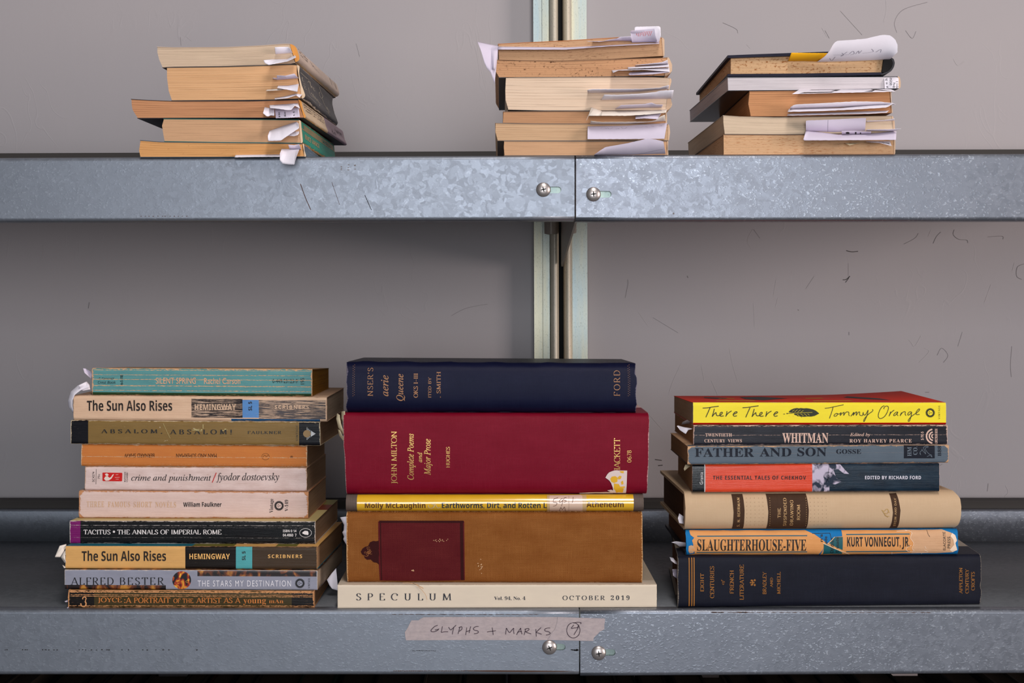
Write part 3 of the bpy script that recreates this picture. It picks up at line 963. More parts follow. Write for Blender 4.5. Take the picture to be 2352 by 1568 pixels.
def shelf(label, pxl, pxr, top, bot, x0, x1, mat, slot, screw, lipmarks=None, lower=False):
    """folded sheet shelf: deck, front lip with a slotted hole and its screw, rear lip"""
    zt = lambda x: HC + (YV - lerp(top[0], top[1], (x - W(pxl, 0)[0]) / (W(pxr, 0)[0] - W(pxl, 0)[0]))) * D / F
    zb = lambda x: HC + (YV - lerp(bot[0], bot[1], (x - W(pxl, 0)[0]) / (W(pxr, 0)[0] - W(pxl, 0)[0]))) * D / F
    xm = (x0 + x1) / 2
    o = Vector((xm, 0, zb(xm)))
    root = empty('metal_shelf', o, label, 'shelf', 'galvanized shelf sections')
    h = zt(xm) - zb(xm)
    zf = lambda x, z: zt(x) + z if z > -.02 else zb(x) + (z + h)
    rb = .0032
    lip = MB()
    prof = [(.012, -.0)] + [(rb + .0, 0)] + arc2(rb, -rb, rb, 90, 180)[1:] + arc2(rb, -h + rb, rb, 180, 270) + [(.02, -h)]
    sweep(lip, prof, x0, x1, zf, mat, 14)
    lo = lip.build('front_lip', root, o)
    deck = MB()
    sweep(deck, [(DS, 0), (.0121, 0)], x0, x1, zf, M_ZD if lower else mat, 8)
    deck.build('deck', root, o)
    rl = MB()
    sweep(rl, [(DS + .010, .0325), (DS + .002, .0325)] + arc2(DS + .002, .0305, .002, 90, 180, 3)[1:] + [(DS, .0001)], x0, x1, zf, mat, 8)
    rl.build('rear_lip', root, o)
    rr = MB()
    sweep(rr, [(DS + .045, .039), (DS + .014, .039), (DS + .014, .0)], x0, x1, zf, M_GAPSHADE, 4)  # added strip, painted dark where the gap lies in shade
    tag(rr.build('rear_gap_shade', root, o), 'added dark strip in place of the shaded gap behind the rear lip')
    # slotted hole
    sx0, sx1, sy, sr = slot
    a, b = W(sx0, sy), W(sx1, sy)
    rr_ = sr * D / F
    pts = capsule((a.x + b.x) / 2, a.z, (b.x - a.x) / 2 - rr_, rr_)
    cut = MB()
    n = len(pts)
    cut.add([(x, -.01, z) for x, z in pts] + [(x, .01, z) for x, z in pts], [list(range(n)), list(range(n, 2 * n))] + [(i, (i + 1) % n, n + (i + 1) % n, n + i) for i in range(n)], M_BLACK)
    co = cut.build('cutter')
    md = lo.modifiers.new('slot', 'BOOLEAN')
    md.object, md.operation, md.solver = co, 'DIFFERENCE', 'EXACT'
    bpy.context.view_layer.update()
    dg = bpy.context.evaluated_depsgraph_get()
    me = bpy.data.meshes.new_from_object(lo.evaluated_get(dg))
    lo.modifiers.clear()
    old = lo.data
    lo.data = me
    me.name = 'front_lip'
    for p in me.polygons:
        if len(p.vertices) > 4 or abs(p.normal.y) > .999:
            p.use_smooth = False
    bpy.data.meshes.remove(old)
    bpy.data.objects.remove(co)
    # marks on the lip (rust, scuffs) belong to its surface
    if lipmarks:
        mk = MB()
        for VF, m in lipmarks:
            mk.add([W(p[0], p[1], -.00012) for p in VF[0]], VF[1], m)
        tmp = mk.build('marks', None, o, fix=False)
        k0 = len(me.materials)
        for m in mk.mats:
            me.materials.append(m)
        for p in tmp.data.polygons:
            p.material_index += k0
        bm = bmesh.new()
        bm.from_mesh(me)
        bm.from_mesh(tmp.data)
        bm.to_mesh(me)
        bm.free()
        bpy.data.objects.remove(tmp)
    # screw: domed head with a cross recess
    cx, cy, cr = screw
    c, rad = W(cx, cy), cr * D / F
    sm_ = MB()
    N1, N2 = 32, 10
    bulge = rad * .45
    rows = []
    for j in range(N2 + 1):
        t = j / N2 * math.pi / 2
        rows.append((rad * math.cos(t), -.0002 - bulge * math.sin(t) ** 1.0))
    rot = random.uniform(0, 1)
    arm = lambda x, z: max(0, 1 - max(0, abs(x) - rad * .06) / (rad * .09)) * max(0, min(1, (rad * .42 - abs(z)) / (rad * .12)))
    def head(i, j):
        rr2, yy = rows[j]
        t = 2 * math.pi * i / N1
        return (c.x + rr2 * math.cos(t), yy, c.z + rr2 * math.sin(t))
    sm_.grid(head, N1, N2, M_SCREW)
    sob = sm_.build('screw', root, o)
    cr_ = MB()
    for q in (rot, rot + math.pi / 2):
        dx, dz = math.cos(q), math.sin(q)
        ll, ww = rad * .40, rad * .075
        pr = []
        for k in range(9):
            t = lerp(-1, 1, k / 8)
            wv = ww * (1.25 - .7 * abs(t))
            rr2 = abs(t) * ll
            yy = -.0002 - bulge * math.sqrt(max(0, 1 - (rr2 / rad) ** 2)) - .00012
            pr.append([(c.x + dx * t * ll - dz * wv, yy, c.z + dz * t * ll + dx * wv), (c.x + dx * t * ll + dz * wv, yy, c.z + dz * t * ll - dx * wv)])
        cr_.add([p for q2 in pr for p in q2], [(2 * k, 2 * k + 1, 2 * k + 3, 2 * k + 2) for k in range(8)], M_BLACK)
    cr_.build('cross_recess', sob, o, fix=False)
    return root

blob = lambda x, y, w, h: polyfill([(x + w * (.8 + .5 * nz(k * 1.7 + x, y)) * math.cos(2 * math.pi * k / 9), y + h * (.8 + .7 * nz(k * 2.3 + y, x)) * math.sin(2 * math.pi * k / 9)) for k in range(9)])
XE0, XE1 = -.62, .66
xs_u, xs_l = W(1321.0, 0)[0], W(1331.5, 0)[0]
g = .0005
um = [(blob(545 + k * 14 + 6 * nz(k, 1), 160, 1, 1), M_DRIP) for k in range(0)]
um += [(pen([ln(690, 422, 702, 455, 714, 482)], 1.6), M_RUST), (pen([ln(762, 418, 780, 470)], .9), M_RUST), (pen([ln(838, 448, 853, 482)], 1.3), M_DRIP)]
for k in range(9):
    um.append((blob(800 + 18 * math.sin(k * 2.1), 384 + 6 * math.cos(k * 3.7), 2.6, 1.3), M_MARKD))
for k in range(12):
    um.append((blob(324 + k * 9.5 + 4 * nz(k * .9, 3), 496.5 + nz(k, 8), 2.5, .8), M_RUST))
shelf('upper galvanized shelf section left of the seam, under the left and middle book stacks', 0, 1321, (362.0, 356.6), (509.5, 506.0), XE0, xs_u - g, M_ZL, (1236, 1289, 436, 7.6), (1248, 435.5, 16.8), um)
um = [(blob(1547 + 0 * k, 490, 2.5, 2.5), M_MARKD) for k in range(1)] + [(pen([ln(1323.2, 362, 1323.0, 500)], .8), M_RUST)]
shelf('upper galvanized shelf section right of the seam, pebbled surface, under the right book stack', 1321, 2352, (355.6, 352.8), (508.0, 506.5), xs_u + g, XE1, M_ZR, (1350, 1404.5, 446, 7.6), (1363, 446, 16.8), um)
lm = []
for k in range(26):
    x = [12, 16, 52, 58, 62, 98, 105, 112, 124, 131, 182, 190, 197, 210, 222, 234, 246, 250, 280, 295, 328, 338, 358, 375, 388, 452][k]
    lm.append((blob(x, 1492 + 1.2 * nz(k * 1.3, 5), 2.0 + 2.2 * abs(nz(k * 2.1, 2)), 1.3), M_DRIP))
for k in range(14):
    lm.append((blob(948 + k * 3.9, 1494 + nz(k * 1.9, 7), 2.2, .8), M_DRIP))
for k in range(9):
    lm.append((blob(1312 + k * 1.9, 1493 - abs(k - 5) * .3, 2.4, 1.2 + .2 * k), M_DRIP))
lm += [(polyfill([(1060, 1539.4), (1130, 1538.9), (1200, 1539.2), (1290, 1540.2), (1318, 1541), (1290, 1542.2), (1200, 1542.6), (1120, 1542), (1075, 1541)]), M_RUST)]
for k in range(34):
    lm.append((blob(905 + k * 5, 1540.4 + .8 * nz(k * 1.1, 4), 3.4, .9), M_RUST))
for k in range(26):
    lm.append((blob(906 + k * 13 + 8 * nz(k * 1.3, 9), 1410.5 + .6 * nz(k * 2.2, 4), 8, .7), M_RUST))
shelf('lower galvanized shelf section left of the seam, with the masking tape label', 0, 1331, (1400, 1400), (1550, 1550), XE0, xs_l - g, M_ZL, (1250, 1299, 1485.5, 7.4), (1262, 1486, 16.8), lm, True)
lm = [(blob(1640 + k * 17 + 9 * nz(k * .8, 2), 1406.5 + .5 * nz(k * 2.2, 4), 9, .8), M_RUST) for k in range(30)] + [(blob(x, 1406, 10, 1.6), M_RUST) for x in (1640, 1655, 1700, 1712)]
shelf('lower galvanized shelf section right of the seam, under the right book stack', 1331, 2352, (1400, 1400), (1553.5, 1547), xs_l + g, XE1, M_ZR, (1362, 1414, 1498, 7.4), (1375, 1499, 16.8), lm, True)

# upright: two flanges, two rolled rails and a dark slot between them
YU = .352
ux = lambda px, y=YU: W(px, 0, y)[0]
zu0, zu1 = -.75, 1.1
lean = lambda x, z: x + .0022 * (HC - z) / .35 * .5
o = Vector((ux(1289), YU, zu0))
up = empty('shelf_upright', o, 'zinc plated steel upright post with two rolled rails on the wall behind the seam', 'upright')
def strip(name, px0, px1, y0, y1, mat, label=None):
    m = MB()
    n = 6
    for k in range(n):
        za, zb_ = lerp(zu0, zu1, k / n), lerp(zu0, zu1, (k + 1) / n)
        vs = [(lean(x, z), y, z) for z in (za, zb_) for y in (y0, y1) for x in (ux(px0), ux(px1))]
        m.add(vs, [(0, 1, 5, 4), (2, 3, 7, 6), (0, 2, 6, 4), (1, 3, 7, 5)], mat)
    return tag(m.build(name, up, o), label)
strip('flange', 1227.5, 1247.2, YU + .012, YW, M_UP)
strip('flange_edge', 1248, 1263.5, YU + .0125, YW, M_UP)
strip('flange', 1315.5, 1351, YU + .012, YW, M_UP)
strip('slot_back', 1280, 1300, YU + .026, YW, M_BLACK, 'black slot')
def rail(px0, px1):
    m = MB()
    a, b = ux(px0), ux(px1)
    cx, rx = (a + b) / 2, (b - a) / 2
    n = 14
    m.grid(lambda i, j: (lean(cx - rx * math.cos(math.pi * i / n), lerp(zu0, zu1, j / 6)), YU + .013 - .012 * math.sin(math.pi * i / n) ** .7, lerp(zu0, zu1, j / 6)), n, 6, M_RAIL)
    m.grid(lambda i, j: (lean((a, b)[0] if i < 1 else b, lerp(zu0, zu1, j)), YU + .024, lerp(zu0, zu1, j)), 1, 1, M_RAIL)
    for x in (a, b):
        m.add([(lean(x, zu0), YU + .013, zu0), (lean(x, zu0), YU + .024, zu0), (lean(x, zu1), YU + .024, zu1), (lean(x, zu1), YU + .013, zu1)], [(0, 1, 2, 3)], M_RAIL)
    m.build('rail', up, o)
rail(1264.5, 1285)
rail(1295.5, 1316)

def bracket(label, zs, vis, plate):
    """arm carrying a shelf, hooked into the upright with two clamps"""
    o = Vector((ux(1292), .2, zs - .05))
    br = empty('shelf_bracket', o, label, 'bracket')
    m = MB()
    x0, x1 = W(1289.5, 0, .345)[0], W(1293.5, 0, .345)[0]
    zl = HC + (YV - 612) / F * (.345 + D) - .3653 + zs
    pts = [(.03, zs - .003), (DS + .02, zs - .003), (DS + .02, zl + .004), (DS + .012, zl), (.03, zs - .045)]
    n = len(pts)
    m.add([(x0, y, z) for y, z in pts] + [(x1, y, z) for y, z in pts], [list(range(n)), list(range(n, 2 * n))] + [(i, (i + 1) % n, n + (i + 1) % n, n + i) for i in range(n)], M_CLAMP)
    m.build('arm', br, o)
    for a, b, c in ((1251, 1281.5, 538), (1303, 1325, 536)):
        m = MB()
        p0, p1 = W(a, c, YU - .012), W(b, c, YU - .012)
        zc = p0.z - .3653 + zs
        m.grid(lambda i, j: (lerp(p0.x, p1.x, i / 8), YU - .003 - .009 * math.sin(math.pi * i / 8) ** .5, (zc, zs - .004)[j] + (.0012 * (abs(i - 4) / 4) ** 2 if j == 0 else 0)), 8, 1, M_CLAMP)
        m.grid(lambda i, j: (lerp(p0.x, p1.x, i / 8), YU - .003 - .009 * math.sin(math.pi * i / 8) ** .5 * j, zc + .0012 * (abs(i - 4) / 4) ** 2), 8, 1, M_CLAMP)
        m.build('clamp', br, o)
    m = MB()
    for px0, px1, py, hh in plate:
        a, b = W(px0, py, .006), W(px1, py, .006)
        m.box((a.x, .0035, a.z - hh), (b.x, .0062, a.z + hh), M_PLATE)
    m.build('end_plate', br, o)
bracket('steel shelf bracket with tapering arm under the upper shelf at the upright', .3653, True, [(1225, 1319, 437, .009), (1326, 1424, 447, .009)])
bracket('steel shelf bracket under the lower shelf behind the masking tape label', 0.0, False, [(1240, 1329, 1487, .009), (1335, 1432, 1499, .009)])

# masking tape label, two overlapping pieces with handwriting
s = NT('masking_tape')
n = s.noise(s.scl(s.obj(), 1, 1, 2.2), 180.0, 5.0, 0.65)
n2 = s.noise(s.obj(), 40.0, 3.0)
cc = s.mix(s.rng(n, 0.3, 0.75), C(190, 174, 172), C(160, 147, 148))
s.bump(n, 0.25, 0.0004)
M_TAPE = s.out(s.mix(s.rng(n2, 0.3, 0.7, 0, .35), cc, C(176, 164, 170)), 0.6, 0.0, 0.3)
ZT = lambda p: (930 + p[0] / 5.004, 1405 + p[1] / 5.004)
def tape(label, outline, strokes, y, yw):
    m = MB()
    V, Fc = polyfill([ZT(p) for p in outline])
    m.add([W(a, b, y) for a, b in V], Fc, M_TAPE)
    V2, F2 = pen(strokes, 1.35, ZT, 5)
    m.add([W(a, b, y - .00025) for a, b in V2], F2, M_INKP)
    ob = m.build('masking_tape', None, W(*ZT(outline[0]), y), fix=False)
    return tag(ob, label, 'tape', 'masking tape label pieces')
E_ = lambda cx, cy, rx, ry, a0, a1: ell(cx, cy, rx, ry, a0, a1, 16)
tape('long masking tape strip with handwritten words on the lower shelf lip',
     [(12, 325), (4, 280), (0, 230), (14, 210), (30, 185), (52, 140), (75, 97), (155, 96), (185, 75), (215, 60), (500, 57), (1000, 57), (1757, 58), (1800, 110), (1835, 200), (1862, 322), (1200, 323), (600, 322)],
     [ln(377, 153, 345, 165, 312, 195, 300, 214, 312, 227, 345, 225, 378, 208, 392, 192), ln(345, 206, 388, 200), ln(432, 165, 426, 195, 418, 234), ln(418, 234, 455, 228, 498, 228),
      ln(505, 172, 512, 190, 530, 205, 560, 178, 590, 150), ln(562, 178, 555, 210, 545, 256), ln(635, 170, 622, 215, 612, 252), ln(618, 180, 650, 168, 658, 190, 640, 212, 618, 222),
      ln(712, 178, 706, 220, 700, 264), ln(757, 165, 748, 200, 738, 242), ln(706, 226, 752, 210), ln(848, 166, 815, 168, 788, 190, 800, 208, 835, 216, 846, 232, 826, 246, 796, 250),
      ln(944, 230, 995, 222, 1046, 214), ln(1004, 178, 1010, 220, 1016, 263), ln(1158, 258, 1162, 220, 1168, 184), ln(1168, 184, 1185, 215, 1206, 236, 1228, 210, 1252, 184), ln(1252, 184, 1250, 220, 1256, 252),
      ln(1284, 262, 1308, 220, 1332, 184), ln(1332, 184, 1336, 220, 1348, 256), ln(1292, 232, 1344, 222), ln(1388, 196, 1380, 230, 1370, 264), ln(1376, 200, 1415, 188, 1428, 200, 1405, 220, 1384, 226), ln(1384, 226, 1415, 240, 1452, 252),
      ln(1506, 196, 1508, 240, 1512, 282), ln(1566, 178, 1535, 208, 1508, 234), ln(1508, 234, 1535, 242, 1572, 256), ln(1670, 184, 1630, 186, 1606, 202, 1616, 218, 1655, 228, 1672, 244, 1655, 258, 1622, 264)], -.0003, 0)
tape('short torn masking tape piece with a circled number across the shelf seam',
     [(1757, 57), (1752, 115), (1730, 190), (1712, 215), (1690, 240), (1665, 285), (1640, 321), (1900, 327), (2165, 333), (2170, 300), (2185, 280), (2215, 255), (2240, 225), (2270, 212), (2293, 195), (2292, 150), (2300, 110), (2299, 74), (2000, 66)],
     [E_(1937, 210, 76, 88, -100, 255), ln(1940, 128, 1985, 118, 2026, 124, 2018, 136), ln(1942, 148, 1926, 168, 1914, 188, 1950, 183, 1984, 178, 1998, 150), ln(2000, 150, 1984, 196, 1962, 230, 1944, 262)], -.0006, 0)
# ------------------------------------------------------------------ lower shelf, left stack (bottom to top), spines towards the aisle
PG_DARK = pages('page_edges_tan', C(206, 172, 140), C(160, 124, 94), 1.3, .6)
PG_PALE = pages('page_edges_pale', C(212, 190, 166), C(170, 146, 124), 1.3, .6)
PG_GOLD = pages('page_edges_dyed_yellow', C(170, 116, 24), C(120, 78, 12), .55, .9)
GL = 'books stacked on the lower shelf, left stack'
BLK = C(18, 15, 17)

def lower(below, xl, xr, tl, tr, y, depth, name, label, group, **kw):
    b = Book([(xl + kw.pop('xtl', 0), tl), (xr + kw.pop('xtr', 0), tr)], chain(below, y, xl, xr), y, depth, 'front', **kw)
    b.start(name, label, 'book', group)
    b.mm = (b.L * 1000, b.T * 1000)
    return b

def wm(b, name, col, **kw):
    return wear(name, col, b.mm[0], b.mm[1], **kw)

def vmm(b, *ys):
    """crease heights in mm from photo rows"""
    return [(b.uv(lerp(b.top[0][0], b.top[-1][0], .5), y)[1] * b.mm[1], w) for y, w in ys]

# 10 olive brown paperback with gold uncial lettering
b = lower(None, 156.6, 721, 1355, 1357.5, .006, .108, 'paperback_book', 'worn olive brown paperback with gold lettering at the bottom of the lower left stack', GL, r=.0022, wob=.0004, jag=.0003, seed=1)
UND = C(214, 152, 102)
kw = dict(under=UND, edge=.55, streak=.16, cracks=vmm(b, (1360, .7), (1366, .4), (1369.5, .45), (1391, .5)), rough=.36, spec=.2)
m0, mk, mt = wm(b, 'olive_cover', C(64, 52, 24), **kw), wm(b, 'black_band', C(20, 14, 12), **kw), wm(b, 'copper_letters', C(206, 124, 62), under=C(64, 52, 24), edge=.2, streak=.1, rough=.4)
b.spine(m0, [(150, 216.5, mk), (670, 730, mk)])
def uncial(strokes, x0, x1, y0, y1, w):
    b.put(fit(pen(strokes, w), (x0, y0, x1, y1)), mt, 2)
b.text('JOYCE', (225.8, 1371.5, 280, 1384.5), mt, 'nib', thick=.15, thin=.07)
b.text(':A PORTRAIT', (285, 1371.5, 391, 1384.5), mt, 'nib', thick=.15, thin=.07)
b.text('OF THE', (398, 1374, 444, 1384.5), mt, 'nib', thick=.15, thin=.08)
b.text('ARTIST AS A', (450, 1372, 553, 1384.5), mt, 'nib', thick=.15, thin=.07)
b.text('young', (559, 1375.5, 611, 1389), mt, 'rb', off=-.004)
b.text('mAn', (618, 1375.5, 651, 1384.5), mt, 'rb', off=-.004)
mc = wm(b, 'cream_emblem', UND, under=C(20, 14, 12), edge=.1, streak=.15)
b.put(join(ribbon(ell(192, 1386, 6, 6.5, -60, 190), 3), ribbon(ell(194, 1374, 4, 3.5, 150, 420), 2.4), ribbon(ln(198, 1374, 196, 1381), 2)), mc, 2)
PG10 = pages('page_edges_brown', C(196, 156, 118), C(150, 112, 80), 1.3, .6)
b.finish(PG10, m0, m0)
B10 = b

# 9 silver grey paperback with fire
b = lower(B10, 148.7, 729, 1308, 1310, .010, .133, 'paperback_book', 'silver grey paperback with a fiery ball on its spine in the lower left stack', GL, dx=.006, r=.0009, wob=.0002, seed=2)
m0 = wm(b, 'silver_cover', C(150, 151, 166), under=C(215, 200, 190), edge=.22, rough=.36, spec=.2, bumpy=.08)
fl = flame('fire_photo', 1.1, C(14, 6, 8), C(170, 40, 14), C(250, 190, 50), -.01)
fl2 = flame('fire_photo_dim', .7, C(26, 14, 14), C(120, 60, 26), C(190, 130, 50), -.03)
b.spine(m0, [(140, 381, fl2, 1343.2, 1360), (453.5, 727, fl2, 1310.6, 1323.2)])
mk = plain('black_print', BLK, .4)
b.text('ALFRED', (162, 1325.5, 261, 1343), mk, 'nib', track=.16, thick=.11, thin=.04)
b.text('BESTER', (276, 1325.5, 378, 1343), mk, 'nib', track=.2, thick=.11, thin=.04)
b.put(disc(417.5, 1332, 21.5, 20.6, 40), fl, 1)
b.put(join(ribbon(ell(433, 1331, 2.4, 2.4, 0, 360, 10), .5), ribbon(ell(430, 1335, 3, 2.2, 20, 300, 10), .5)), plain('pale_spark', C(240, 190, 80), .5), 3)
b.text('THE STARS MY DESTINATION', (454, 1332.4, 668.5, 1346.4), plain('white_print', C(226, 222, 228), .5), 'sans', track=1.25)
b.put(sunburst(689, 1339, 11.6), mk, 2)
b.text('VINTAGE', (707.8, 1326.5, 712.2, 1350.5), mk, 'nib', 90, track=.14)
b.finish(PG_PALE, fl2, fl2)
B9 = b

# 8 orange-cream paperback, black and teal blocks
b = lower(B9, 150.6, 728, 1254, 1255.3, .014, .133, 'paperback_book', 'clean amber paperback with black, teal and brown blocks in the lower left stack', GL, dx=.006, r=.0017, wob=.0003, seed=3)
AMB = C(226, 172, 104)
m0 = wm(b, 'amber_cover', AMB, under=C(238, 190, 130), edge=.2, cracks=vmm(b, (1288, .18)), rough=.4, bumpy=.2)
mb_, mt_, mbr = [wm(b, n, c, under=C(150, 110, 80), edge=.22, streak=.02, rough=.35, bumpy=.2) for n, c in (('black_block', C(26, 19, 15)), ('teal_block', C(84, 168, 172)), ('brown_block', C(70, 54, 40)))]
tl_ = plain('teal_front_cover', C(24, 110, 126), .4)
b.spine(m0, [(425.5, 541.8, mb_), (541.8, 579.3, mt_), (579.3, 735, mbr)])
mk = plain('dark_brown_print', C(36, 24, 16), .5)
ma = plain('amber_print', C(236, 180, 104), .5)
b.text('The Sun Also Rises', (188, 1264, 381.5, 1288), mk, 'sb')
b.text('HEMINGWAY', (435, 1271, 528, 1283.8), ma, 'sb')
b.text('SL 5', (556, 1265.6, 564, 1286), mk, 'sb', 90)
b.text('SCRIBNERS', (615.6, 1273, 694, 1281.2), ma, 'sb', track=1.25)
b.finish(PG10, tl_, tl_)
b.tcov.data.materials.append(ma); b.tcov.data.materials.append(plain('olive_print', C(120, 110, 40), .4)); 
for p in b.tcov.data.polygons:
    p.material_index = (0, 0, 0, 0, 0, 0, 2, 2, 1, 1, 2, 1)[min(11, int((p.center.x + b.L / 2) / b.L * 12))]
B8 = b

# 7 black paperback with magenta tip
b = lower(B8, 160.5, 724, 1196, 1197.3, .026, .131, 'paperback_book', 'creased black paperback with a magenta band at its left end in the lower left stack', GL, dx=.004, r=.0017, wob=.0005, jag=.0002, seed=4)
kw = dict(under=C(226, 214, 206), edge=.28, streak=.05, cracks=vmm(b, (1199, .08), (1206.5, .24), (1211, .10), (1234.5, .13), (1245, .08)), rough=.28, spec=.2, bumpy=.5)
m0, mg = wm(b, 'glossy_black_cover', C(9, 9, 13), **kw), wm(b, 'magenta_band', C(122, 18, 100), **kw)
b.spine(m0, [(150, 184.6, mg)])
mw = plain('white_print_glossy', C(228, 220, 218), .4)
b.text('TACITUS', (192, 1215.8, 254, 1226.8), mw, 'nib', thick=.15, thin=.06)
b.put(disc(262, 1220.6, 2.6), mw, 2)
b.text('THE ANNALS OF IMPERIAL ROME', (269.5, 1215.8, 509, 1226.8), mw, 'nib', track=.04, thick=.15, thin=.06)
b.text('ISBN 0 14', (650, 1215.8, 681, 1221.6), mw, 'sb')
b.text('04.4060  7', (650, 1225, 681, 1231.5), mw, 'sb')
b.put(join(ribbon(ell(702, 1223.2, 13.6, 9.8, 0, 360, 36), .8), polyfill([(696, 1221), (700, 1218.5), (707, 1219), (709, 1224), (708, 1228), (700, 1227), (696, 1225), (694, 1223.5)])), mw, 2)
b.finish(PG_DARK, plain('pale_yellow_cover', C(208, 184, 124), .5), m0)
b.tcov.data.materials.append(plain('rust_red_photo', C(128, 50, 26), .4)); b.tcov.data.materials.append(plain('olive_yellow_photo', C(140, 130, 50), .4))
for p in b.tcov.data.polygons:
    if p.center.x > b.L * .44 and p.center.y > .06:
        p.material_index = 1 if p.center.y < .105 else 2
B7 = b

# 6 pinkish cream paperback
b = lower(B7, 181.7, 708, 1126.5, 1130, .040, .108, 'paperback_book', 'wrinkled pinkish cream paperback with a small sun emblem in the lower left stack', GL, dx=.002, r=.0022, wob=.0006, jag=.0003, seed=5)
PNK = C(224, 196, 186)
m0 = wm(b, 'pinkish_cover', PNK, under=C(212, 150, 106), edge=.55, blot=.06, corner=4, rough=.4, bumpy=.55, col2=C(214, 184, 174))
b.spine(m0)
b.text('THREE', (199, 1151, 239.5, 1164), wm(b, 'faded_tan_letters', C(216, 176, 140), under=PNK, edge=.1, streak=.35), 'rb', track=1.15, lvl=1)
mf = wm(b, 'faded_tan_letters_b', C(214, 172, 134), under=PNK, edge=.1, streak=.3)
b.text('FAMOUS', (248, 1151.5, 299, 1164.4), mf, 'rb', track=1.15, lvl=1)
b.text('SHORT', (307, 1151.5, 349, 1164.6), mf, 'rb', track=1.15, lvl=1)
b.text('NOVELS', (357, 1152, 404.6, 1165), mf, 'rb', track=1.15, lvl=1)
mk = wm(b, 'black_letters_worn', C(34, 28, 28), under=PNK, edge=.1, streak=.10)
b.text('William Faulkner', (421.4, 1152.4, 509, 1163.4), mk, 'sb')
b.text('Vintage', (619.2, 1145.2, 630, 1177), mk, 'rb', 90, off=-.004)
b.put(sunburst(641, 1161, 11.6), mk, 2)
b.text('V-149', (654, 1147.5, 662, 1173.5), mk, 'rb', 90, off=-.004)
b.finish(PG_DARK, m0, m0)
B6 = b

# 5 pale paperback with red box
b = lower(B6, 195, 705, 1071, 1073.8, .042, .108, 'paperback_book', 'stained pale pink paperback with a small red box in the lower left stack', GL, dx=.003, r=.002, wob=.0004, jag=.0002, seed=6)
PNK2 = C(230, 206, 200)
m0 = wm(b, 'pale_pink_cover', PNK2, under=C(204, 164, 134), edge=.35, blot=.10, rough=.4, bumpy=.4, col2=C(208, 180, 172))
b.spine(m0)
mk = wm(b, 'black_print_worn', C(40, 34, 34), under=PNK2, edge=.1, streak=.10)
b.text('SC4274', (212.3, 1083, 217.3, 1106), mk, 'sans', 90)
b.text('75c', (225, 1088, 229.6, 1099), mk, 'sans', 90)
b.put(ribbon(ln(221.3, 1077, 220.6, 1111.5), .8), mk, 2)
red = wm(b, 'red_box', C(206, 28, 24), under=C(228, 180, 150), edge=.15, streak=.06)
b.put(polyfill([(236.5, 1084.8), (280, 1085.4), (281, 1087), (280.6, 1104), (279, 1104.9), (237, 1104.4), (235.6, 1103), (235.4, 1086)]), red, 1)
wp = plain('pale_rooster_mark', C(232, 208, 196), .5)
b.put(join(polyfill([(239, 1099), (242, 1094), (247, 1093), (252, 1097), (256, 1094), (258, 1090), (262, 1088), (259, 1094), (256, 1099), (250, 1103), (243, 1103.5)]), polyfill([(241, 1088), (246, 1086.5), (250, 1090), (247, 1093), (243, 1092)]),
           ribbon(ln(266, 1090, 272, 1089.4), .7), ribbon(ln(264, 1096, 275, 1095.6), .7), ribbon(ln(266, 1100, 273, 1100), .6)), wp, 3)
b.text('BANTAM', (285.3, 1083.4, 288.8, 1106.4), mk, 'rb', 90)
b.text('CLASSIC', (290.2, 1083.4, 293.8, 1106.4), mk, 'rb', 90)
b.text('crime and punishment', (301.7, 1088.6, 485, 1107.6), mk, 'ri', off=.002)
b.put(ribbon(ln(487.6, 1107.8, 497, 1085), 1.7), red, 3)
b.text('fyodor dostoevsky', (497.4, 1085.4, 641.4, 1107.8), mk, 'ri', off=.002)
b.finish(PG_DARK, m0, m0)
B5 = b

# 4 orange paperback, lettering upside down
b = lower(B5, 186.5, 705, 1019, 1023, .042, .108, 'paperback_book', 'orange paperback with upside down lettering and one long crease in the lower left stack', GL, dx=.002, r=.0026, wob=.0005, jag=.0003, seed=7)
OR = C(204, 124, 60)
m0 = wm(b, 'orange_cover', OR, under=C(228, 186, 148), edge=.42, cracks=vmm(b, (1049.5, .34), (1066, .15)), blot=.05, rough=.5, bumpy=.35, col2=C(196, 116, 58))
b.spine(m0)
mk = wm(b, 'dark_print_creased', C(66, 36, 20), under=C(228, 186, 148), edge=.1, cracks=vmm(b, (1049.5, .36)))
b.text('BERNARD SHAW', (286, 1041, 355, 1050), mk, 'sans', 180)
b.text('MAN AND SUPERMAN', (405, 1041.3, 498, 1050.5), mk, 'sans', 180)
b.put(join(ribbon(ell(610, 1048.2, 8.6, 7.4, 0, 360, 24), .6), pen([ln(604, 1049, 608, 1045, 612, 1048, 616, 1045)], .7)), mk, 2)
b.text('8', (667, 1046.4, 673, 1051), mk, 'sans', 270)
b.finish(PG_DARK, m0, m0)
B4 = b

# 3 gold-brown paperback
b = lower(B4, 162.6, 735.5, 965, 969, .040, .133, 'paperback_book', 'scratched gold brown paperback with black ends and wide spaced capitals in the lower left stack', GL, dx=.004, r=.0017, wob=.0003, jag=.0003, seed=8)
GLD = C(134, 106, 60)
kw = dict(under=C(224, 204, 172), edge=.30, streak=.05, blot=.11, rough=.33, bumpy=.2)
m0, mk = wm(b, 'gold_brown_cover', GLD, **kw), wm(b, 'black_end', C(18, 18, 24), **kw)
b.spine(m0, [(150, 202.6, mk), (687, 760, mk)])
pr = plain('near_black_print', C(28, 24, 22), .45)
b.text('ABSALOM,', (232, 985.4, 373, 996), pr, 'nib', track=.42, thick=.17, thin=.06)
b.text('ABSALOM!', (390, 986, 533, 997), pr, 'nib', track=.42, thick=.17, thin=.06)
b.text('FAULKNER', (569, 989.4, 646.6, 996.4), pr, 'nib', track=.2, thick=.16, thin=.06)
b.text('VINTAGE', (680, 976, 684.5, 1012.6), pr, 'nib', 90, track=.2)
